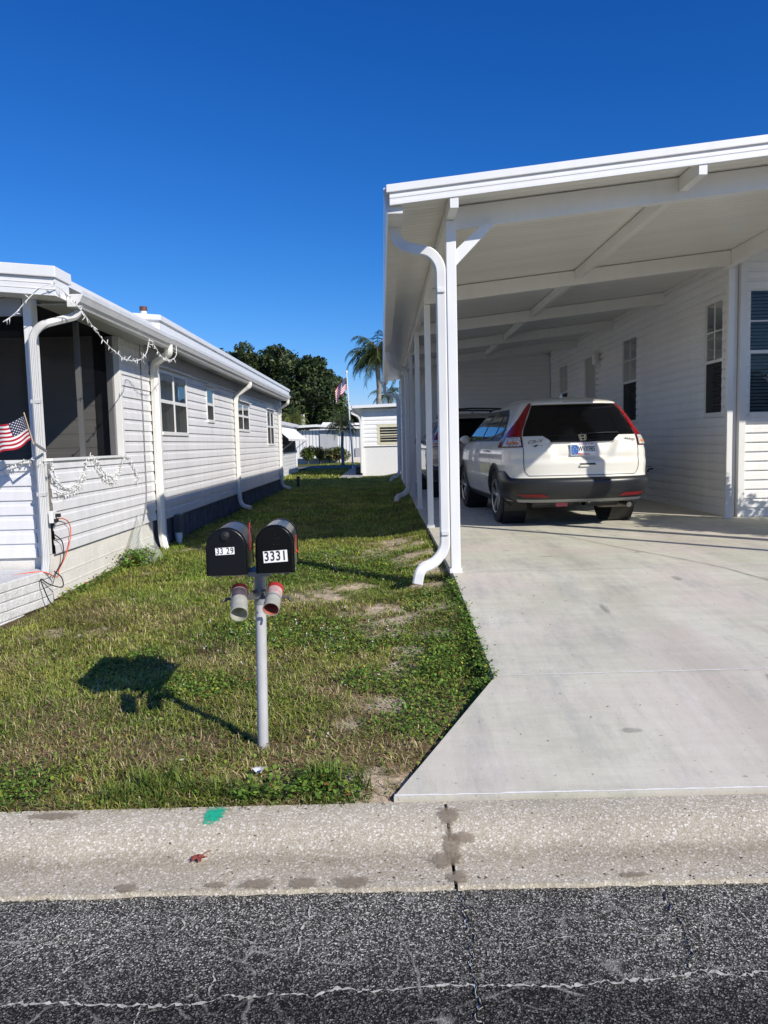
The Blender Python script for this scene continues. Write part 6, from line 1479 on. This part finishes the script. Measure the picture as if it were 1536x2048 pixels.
# ---------------------------------------------------------------- vegetation
mtrunk = pmat('bark', (.13, .105, .08), .9, .3, 8, bmp=.8, bscale=30)
mpalm_t = pmat('palm_trunk', (.27, .245, .21), .9, .25, 6, bmp=.6, bscale=14)
mleaf = colattr_mat('oak_leaf', .5, .22, .35); mfrond = colattr_mat('palm_frond', .45, .25, .4); mbush = colattr_mat('shrub_leaf', .45, .25, .4)
def leaf_cloud(clumps, n, size, cols, seed=1, up=.3):
    """clumps: list of (x,y,z,rx,ry,rz); leaf quads on and inside lumpy ellipsoids"""
    rg = np.random.default_rng(seed); vol = np.array([c[3] * c[4] + c[4] * c[5] + c[3] * c[5] for c in clumps]); pk = rg.choice(len(clumps), n, p=vol / vol.sum())
    c = np.array(clumps)[pk]; d = rg.normal(0, 1, (n, 3)); d /= np.linalg.norm(d, axis=1)[:, None]; r = rg.uniform(.25, 1, n) ** .45
    r *= .86 + .28 * vnoise(d[:, 0] * 2.2 + pk * 7.1, d[:, 1] * 2.2 + d[:, 2] * 3.1, 1.6, seed)
    p = c[:, :3] + d * c[:, 3:] * r[:, None]
    nrm = d * .6 + rg.normal(0, .7, (n, 3)); nrm[:, 2] += up; nrm /= np.linalg.norm(nrm, axis=1)[:, None]
    a = np.cross(nrm, rg.normal(0, 1, (n, 3))); a /= np.linalg.norm(a, axis=1)[:, None]; b_ = np.cross(nrm, a)
    s = (size * rg.uniform(.55, 1.4, n))[:, None]
    P = np.stack([p - a * s, p - b_ * s * .45 + nrm * s * .12, p + a * s, p + b_ * s * .45 + nrm * s * .12], 1).reshape(-1, 3)
    F = (np.arange(n) * 4)[:, None] + np.array([[0, 1, 2, 3]])
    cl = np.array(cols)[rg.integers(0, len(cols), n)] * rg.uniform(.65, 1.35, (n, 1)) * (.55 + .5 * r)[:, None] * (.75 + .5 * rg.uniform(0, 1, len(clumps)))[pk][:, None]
    return P, F, np.repeat(cl, 4, 0)
def limb(m, a, b_, r0, r1, seed):
    rg = random.Random(seed); a = Vector(a); b_ = Vector(b_); pts = [a + (b_ - a) * t + Vector((rg.uniform(-1, 1), rg.uniform(-1, 1), rg.uniform(-.4, .4))) * (b_ - a).length * .05 * (t * (1 - t) * 4) for t in (0, .25, .5, .75, 1)]
    m.tube(crom(pts, 4), r0, 9, radii=[r0 + (r1 - r0) * k / 16 for k in range(17)])
def tree(name, label, cat, base, clumps, n, size, cols, tr, seed, group=None, lmat=None):
    t = thing(name, label, cat, base, group); B = Vector(base)
    m = MB(); fork = B + Vector((0, 0, tr[1])); limb(m, B - Vector((0, 0, .2)), fork, tr[0], tr[0] * .8, seed)
    for k, c in enumerate(clumps):
        if k % tr[2] == 0: limb(m, fork - Vector((0, 0, .1)), (c[0], c[1], c[2]), tr[0] * .55, tr[0] * .12, seed + k)
    m.build('trunk', mtrunk, t, smooth=True)
    P, F, C = leaf_cloud(clumps, n, size, cols, seed); np_mesh('crown', P, F, C, lmat or mleaf, t)
    return t
rg = random.Random(5)
cl = []
for (x, z, r) in ((-11.8, 8.2, 1.3), (-10.6, 7.6, 1.9), (-9.4, 8.2, 1.7), (-8.2, 8.4, 1.5), (-7.3, 7.2, 1.9), (-6.0, 6.8, 1.8), (-4.9, 6.0, 1.7), (-4.2, 4.9, 1.5), (-13.2, 6.8, 1.8), (-12.2, 5.6, 2.0), (-9.8, 5.6, 2.4), (-7.6, 5.2, 2.3), (-5.8, 4.5, 2.0), (-10.9, 9.2, .8), (-8.8, 9.2, .7), (-3.7, 6.5, .8), (-5.6, 7.7, .8), (-14.5, 5.8, 1.7), (-4.3, 3.9, 1.3), (-6.9, 3.9, 1.5), (-9, 3.9, 1.6)):
    cl.append((x, 64 + rg.uniform(-2.5, 2.5), z, r, r * 1.15, r * .82))
for k in range(46):
    x = rg.uniform(-14, -3.4); zt = float(np.interp(x, [-14.5, -11.5, -9, -7, -5.2, -3.8, -3.2], [7.4, 9.2, 9.5, 8.6, 8.0, 6.8, 5.6])); z = zt - rg.uniform(-.1, 1.6)
    r = rg.uniform(.35, .75); cl.append((x, 62.5 + rg.uniform(-2, 2), z, r, r, r * .8))
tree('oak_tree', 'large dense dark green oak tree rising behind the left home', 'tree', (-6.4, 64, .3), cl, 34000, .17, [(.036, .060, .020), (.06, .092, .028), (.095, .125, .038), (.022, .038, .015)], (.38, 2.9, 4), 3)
m = MB(); m.tube([(-6.25, 61.2, .2), (-6.25, 61.2, 3.9)], .2, 12, radii=[.22, .18]); tag(m.build('pale_trunk', pmat('pale_pole', (.42, .40, .36), .8, .1, 3), smooth=True), 'pale bare trunk standing in front of the dark oak crown', 'tree trunk')
def palm(name, label, base, h, r, nf, L, droop, cols, seed, group=None, spread=.6, wide=1.0, trunk=True, dead=0):
    rg = random.Random(seed); t = thing(name, label, 'palm tree', base, group); B = Vector(base); top = B + Vector((0, 0, h))
    m = MB()
    path = [B + (top - B) * (k / 14) + Vector((.03 * math.sin(k * .8) * h / 5, 0, 0)) for k in range(15)]
    m.tube(path, r, 12, radii=[r * (1.25 - .35 * k / 14 + .05 * (k % 2)) for k in range(15)])
    m.build('trunk', mpalm_t, t, smooth=True)
    P = []; F = []; C = []; o = 0; V_ = []
    top = path[-1]
    cm = MB(); 
    for k in range(nf):
        az = 2 * math.pi * (k * .381966 + rg.uniform(-.03, .03)); el = math.radians(78 - 100 * ((k + .5) / nf) ** .9 + rg.uniform(-8, 8)); LL = L * rg.uniform(.85, 1.1)
        p = Vector(top); d = Vector((math.cos(az) * math.cos(el), math.sin(az) * math.cos(el), math.sin(el))); col = Vector(rg.choice(cols)) * rg.uniform(.7, 1.3)
        ns = 16; pts = [p.copy()]
        for q in range(ns):
            d = (d + Vector((0, 0, -droop * (q + 2) / ns * .11))).normalized(); p = p + d * LL / ns; pts.append(p.copy())
        sidev = Vector((-math.sin(az), math.cos(az), 0))
        for q in range(1, ns):
            tan = (pts[q + 1] - pts[q - 1]).normalized(); f = q / ns; ll = LL * .30 * wide * math.sin(min(1, f * 1.25 + .12) * math.pi * .86) + .02
            for sg in (-1, 1):
                for sub in (0, .5):
                    b0 = pts[q] + (pts[q + 1] - pts[q]) * sub
                    dv = (sidev * sg * spread + tan * .55 + Vector((0, 0, -.55 - rg.uniform(0, .5)))).normalized(); tip = b0 + dv * ll * rg.uniform(.8, 1.15); w = tan * LL * .013
                    mid = b0 + dv * ll * .5 + Vector((0, 0, .05 * ll))
                    P += [tuple(b0 - w * .5), tuple(b0 + w * .5), tuple(mid + w * .6), tuple(tip), tuple(mid - w * .6)]
                    F.append((o, o + 1, o + 2, o + 3, o + 4)); o += 5; cc = col * rg.uniform(.75, 1.25); C += [tuple(cc)] * 5
        cm.tube(pts, LL * .008, 5, radii=[LL * (.010 - .008 * q / ns) for q in range(ns + 1)])
    np_mesh('fronds', np.array(P), np.array(F), np.array(C), mfrond, t)
    cm.build('frond_stems', pmat('frond_stem', (.16, .16, .06), .6, .2), t)
    if dead:
        m = MB()
        for k in range(5):
            a = rg.uniform(0, 6.28); m.tube(crom([tuple(top + Vector((0, 0, -.1))), tuple(top + Vector((math.cos(a) * .25, math.sin(a) * .25, .35))), tuple(top + Vector((math.cos(a) * .35, math.sin(a) * .35, .7 + .3 * rg.random())))], 5), .03, 6)
        m.build('flower_spathes', pmat('spathe_tan', (.30, .23, .16), .8, .2), t)
    return t
GP = [(.045, .085, .022), (.06, .10, .028), (.085, .115, .030), (.035, .065, .020)]
palm('palm_tree', 'tall queen palm with drooping fronds standing beside the carport gutter', (-.16, 45, .3), 6.2, .13, 36, 2.2, 2.2, GP, 4, None, .62, 1.35, dead=1)
palm('palm_tree', 'small slim palm in front of the long building near the flagpole', (-2.10, 40.5, .3), 2.25, .07, 22, 1.15, 2.1, [(.040, .065, .022), (.06, .085, .03)], 9, None, .6, 1.1)
palm('palm_tree', 'bushy yellow green palm crown rising behind the awning house', (-6.75, 58, .3), 3.0, .16, 26, 1.75, 2.6, [(.10, .14, .03), (.14, .17, .04), (.07, .11, .03)], 12, None, .7, 1.0)
palm('palm_tree', 'distant palm just left of the storage room wall', (.65, 62, .3), 5.0, .13, 16, 1.9, 2.3, GP, 17)
CB = [(.10, .16, .03), (.16, .21, .04), (.26, .26, .055), (.06, .11, .022)]
def bush(label, x, y, rx, h, n, cols, seed, group=None):
    rg = random.Random(seed); b0 = float(lawn_z(np.array(x), np.array(y))); c = []
    for k in range(9): a = rg.uniform(0, 6.28); q = rg.uniform(0, .62); r = rx * rg.uniform(.32, .5); c.append((x + math.cos(a) * rx * q, y + math.sin(a) * rx * q, b0 + h * rg.uniform(.4, .78), r, r, h * .3))
    return tree('shrub', label, 'shrub', (x, y, b0), c, n, .075 if y > 20 else .06, cols, (.05, h * .3, 1), seed, group, mbush)
bush('leafy green shrub at the left end of the white border wall', -4.75, 49.0, .72, 1.15, 1500, CB, 21, 'shrubs along the far border')
bush('yellowish green shrub between the two others along the border wall', -4.0, 49.2, .62, 1.05, 1200, [(.12, .14, .03), (.16, .16, .04), (.07, .10, .02)], 22, 'shrubs along the far border')
bush('reddish tipped shrub at the right end of the border wall', -2.75, 48.8, .78, 1.2, 1600, CB + [(.16, .07, .04)], 23, 'shrubs along the far border')
bush('greyish sparse shrub in the middle of the border', -3.4, 49.4, .5, 1.0, 420, [(.20, .20, .17), (.14, .14, .11)], 24, 'shrubs along the far border')
def dtree(label, x, y, r, h, seed, n=1800, sz=.3):
    rg = random.Random(seed); c = []
    for k in range(14): a = rg.uniform(0, 6.28); q = rg.uniform(0, .9); rr = r * rg.uniform(.25, .45); c.append((x + math.cos(a) * r * q, y + math.sin(a) * r * q, h * rg.uniform(.5, .9), rr, rr, rr * .8))
    tree('distant_tree', label, 'tree', (x, y, .3), c, n, sz, [(.035, .060, .024), (.05, .075, .03), (.028, .048, .02)], (.2, h * .4, 4), seed, 'trees on the skyline')
dtree('mid green tree behind the small palm and flagpole', -2.9, 72, 2.0, 5.0, 31, 3200, .16)
dtree('low dark tree on the skyline left of the tall palm', -1.6, 98, 2.4, 5.9, 32)
dtree('low rounded tree on the skyline behind the tall palm', .6, 105, 2.8, 6.2, 33)
dtree('dark tree at the skyline beside the storage room', 2.6, 90, 2.6, 5.6, 34)
dtree('broad tree far behind the oak on the left', -13.5, 90, 4.5, 6.5, 35, 3000)
# unseen shrubs, added right of the driveway to shade slab and front wall
bush('unseen rounded green shrub added to cast shade on the driveway', 5.55, 8.05, 1.05, 2.2, 6500, CB, 41, 'unseen shrubs added for their shade')
bush('unseen taller green shrub added to shade the front wall of the white house', 7.4, 8.2, 1.0, 2.6, 5200, CB, 42, 'unseen shrubs added for their shade')
# ================================================================== CAMERA, SUN, SKY
F_, CX_, CY_ = 1540., 768., 1024.
pitch = math.atan(138 / 1540.); roll = .024
fwd = Vector((0, math.cos(pitch), -math.sin(pitch))); right = Vector((1, 0, 0)); up = right.cross(fwd)
c_, s_ = math.cos(roll), math.sin(roll)
ir = right * c_ - up * s_; iu = right * s_ + up * c_
cam = bpy.data.cameras.new('camera'); co_ = bpy.data.objects.new('camera', cam); COL.objects.link(co_)
co_.matrix_world = Matrix.Translation((0, 0, 1.5)) @ Matrix((ir, iu, -fwd)).transposed().to_4x4()
cam.sensor_fit = 'HORIZONTAL'; cam.sensor_width = 36; cam.lens = 36 * 1540 / 1536; cam.clip_end = 3000; cam.clip_start = .05
SC.camera = co_
SUN_EL = math.radians(32.2); az = math.atan2(.695, -.719)
sd = Vector((math.sin(az) * math.cos(SUN_EL), math.cos(az) * math.cos(SUN_EL), math.sin(SUN_EL)))
sl_ = bpy.data.lights.new('sun', 'SUN'); sl_.energy = 5.0; sl_.angle = math.radians(.5); sl_.color = (1, .94, .84)
so = bpy.data.objects.new('sun', sl_); COL.objects.link(so); so.rotation_euler = sd.to_track_quat('Z', 'Y').to_euler(); so.location = (20, -20, 30)
w = bpy.data.worlds.new('World'); SC.world = w; w.use_nodes = True; nt = w.node_tree; bg = nt.nodes['Background']
sk = nt.nodes.new('ShaderNodeTexSky'); sk.sky_type = 'NISHITA'; sk.sun_disc = False; sk.sun_elevation = SUN_EL; sk.sun_rotation = az
sk.altitude = 0; sk.air_density = 1.0; sk.dust_density = .0; sk.ozone_density = 3.0
# deep, polarised-looking blue: a per-channel contrast curve on the physical sky
SS = .12
se = nt.nodes.new('ShaderNodeSeparateColor'); cb = nt.nodes.new('ShaderNodeCombineColor'); nt.links.new(sk.outputs[0], se.inputs[0])
for k, (pw_, gain) in enumerate(((2.0, .60), (1.25, .62), (.97, .97))):
    a1 = nt.nodes.new('ShaderNodeMath'); a1.operation = 'MULTIPLY'; a1.inputs[1].default_value = SS; nt.links.new(se.outputs[k], a1.inputs[0])
    a2 = nt.nodes.new('ShaderNodeMath'); a2.operation = 'POWER'; a2.inputs[1].default_value = pw_; nt.links.new(a1.outputs[0], a2.inputs[0])
    a3 = nt.nodes.new('ShaderNodeMath'); a3.operation = 'MULTIPLY'; a3.inputs[1].default_value = 1.06 * gain / SS; nt.links.new(a2.outputs[0], a3.inputs[0])
    nt.links.new(a3.outputs[0], cb.inputs[k])
nt.links.new(cb.outputs[0], bg.inputs['Color']); bg.inputs['Strength'].default_value = SS
SC.render.engine = 'CYCLES'
SC.view_settings.view_transform = 'Standard'; SC.view_settings.look = 'None'; SC.view_settings.exposure = 0; SC.view_settings.gamma = 1
SC.cycles.max_bounces = 12; SC.cycles.diffuse_bounces = 9; SC.cycles.transparent_max_bounces = 16
SC.render.resolution_x = 768; SC.render.resolution_y = 1024
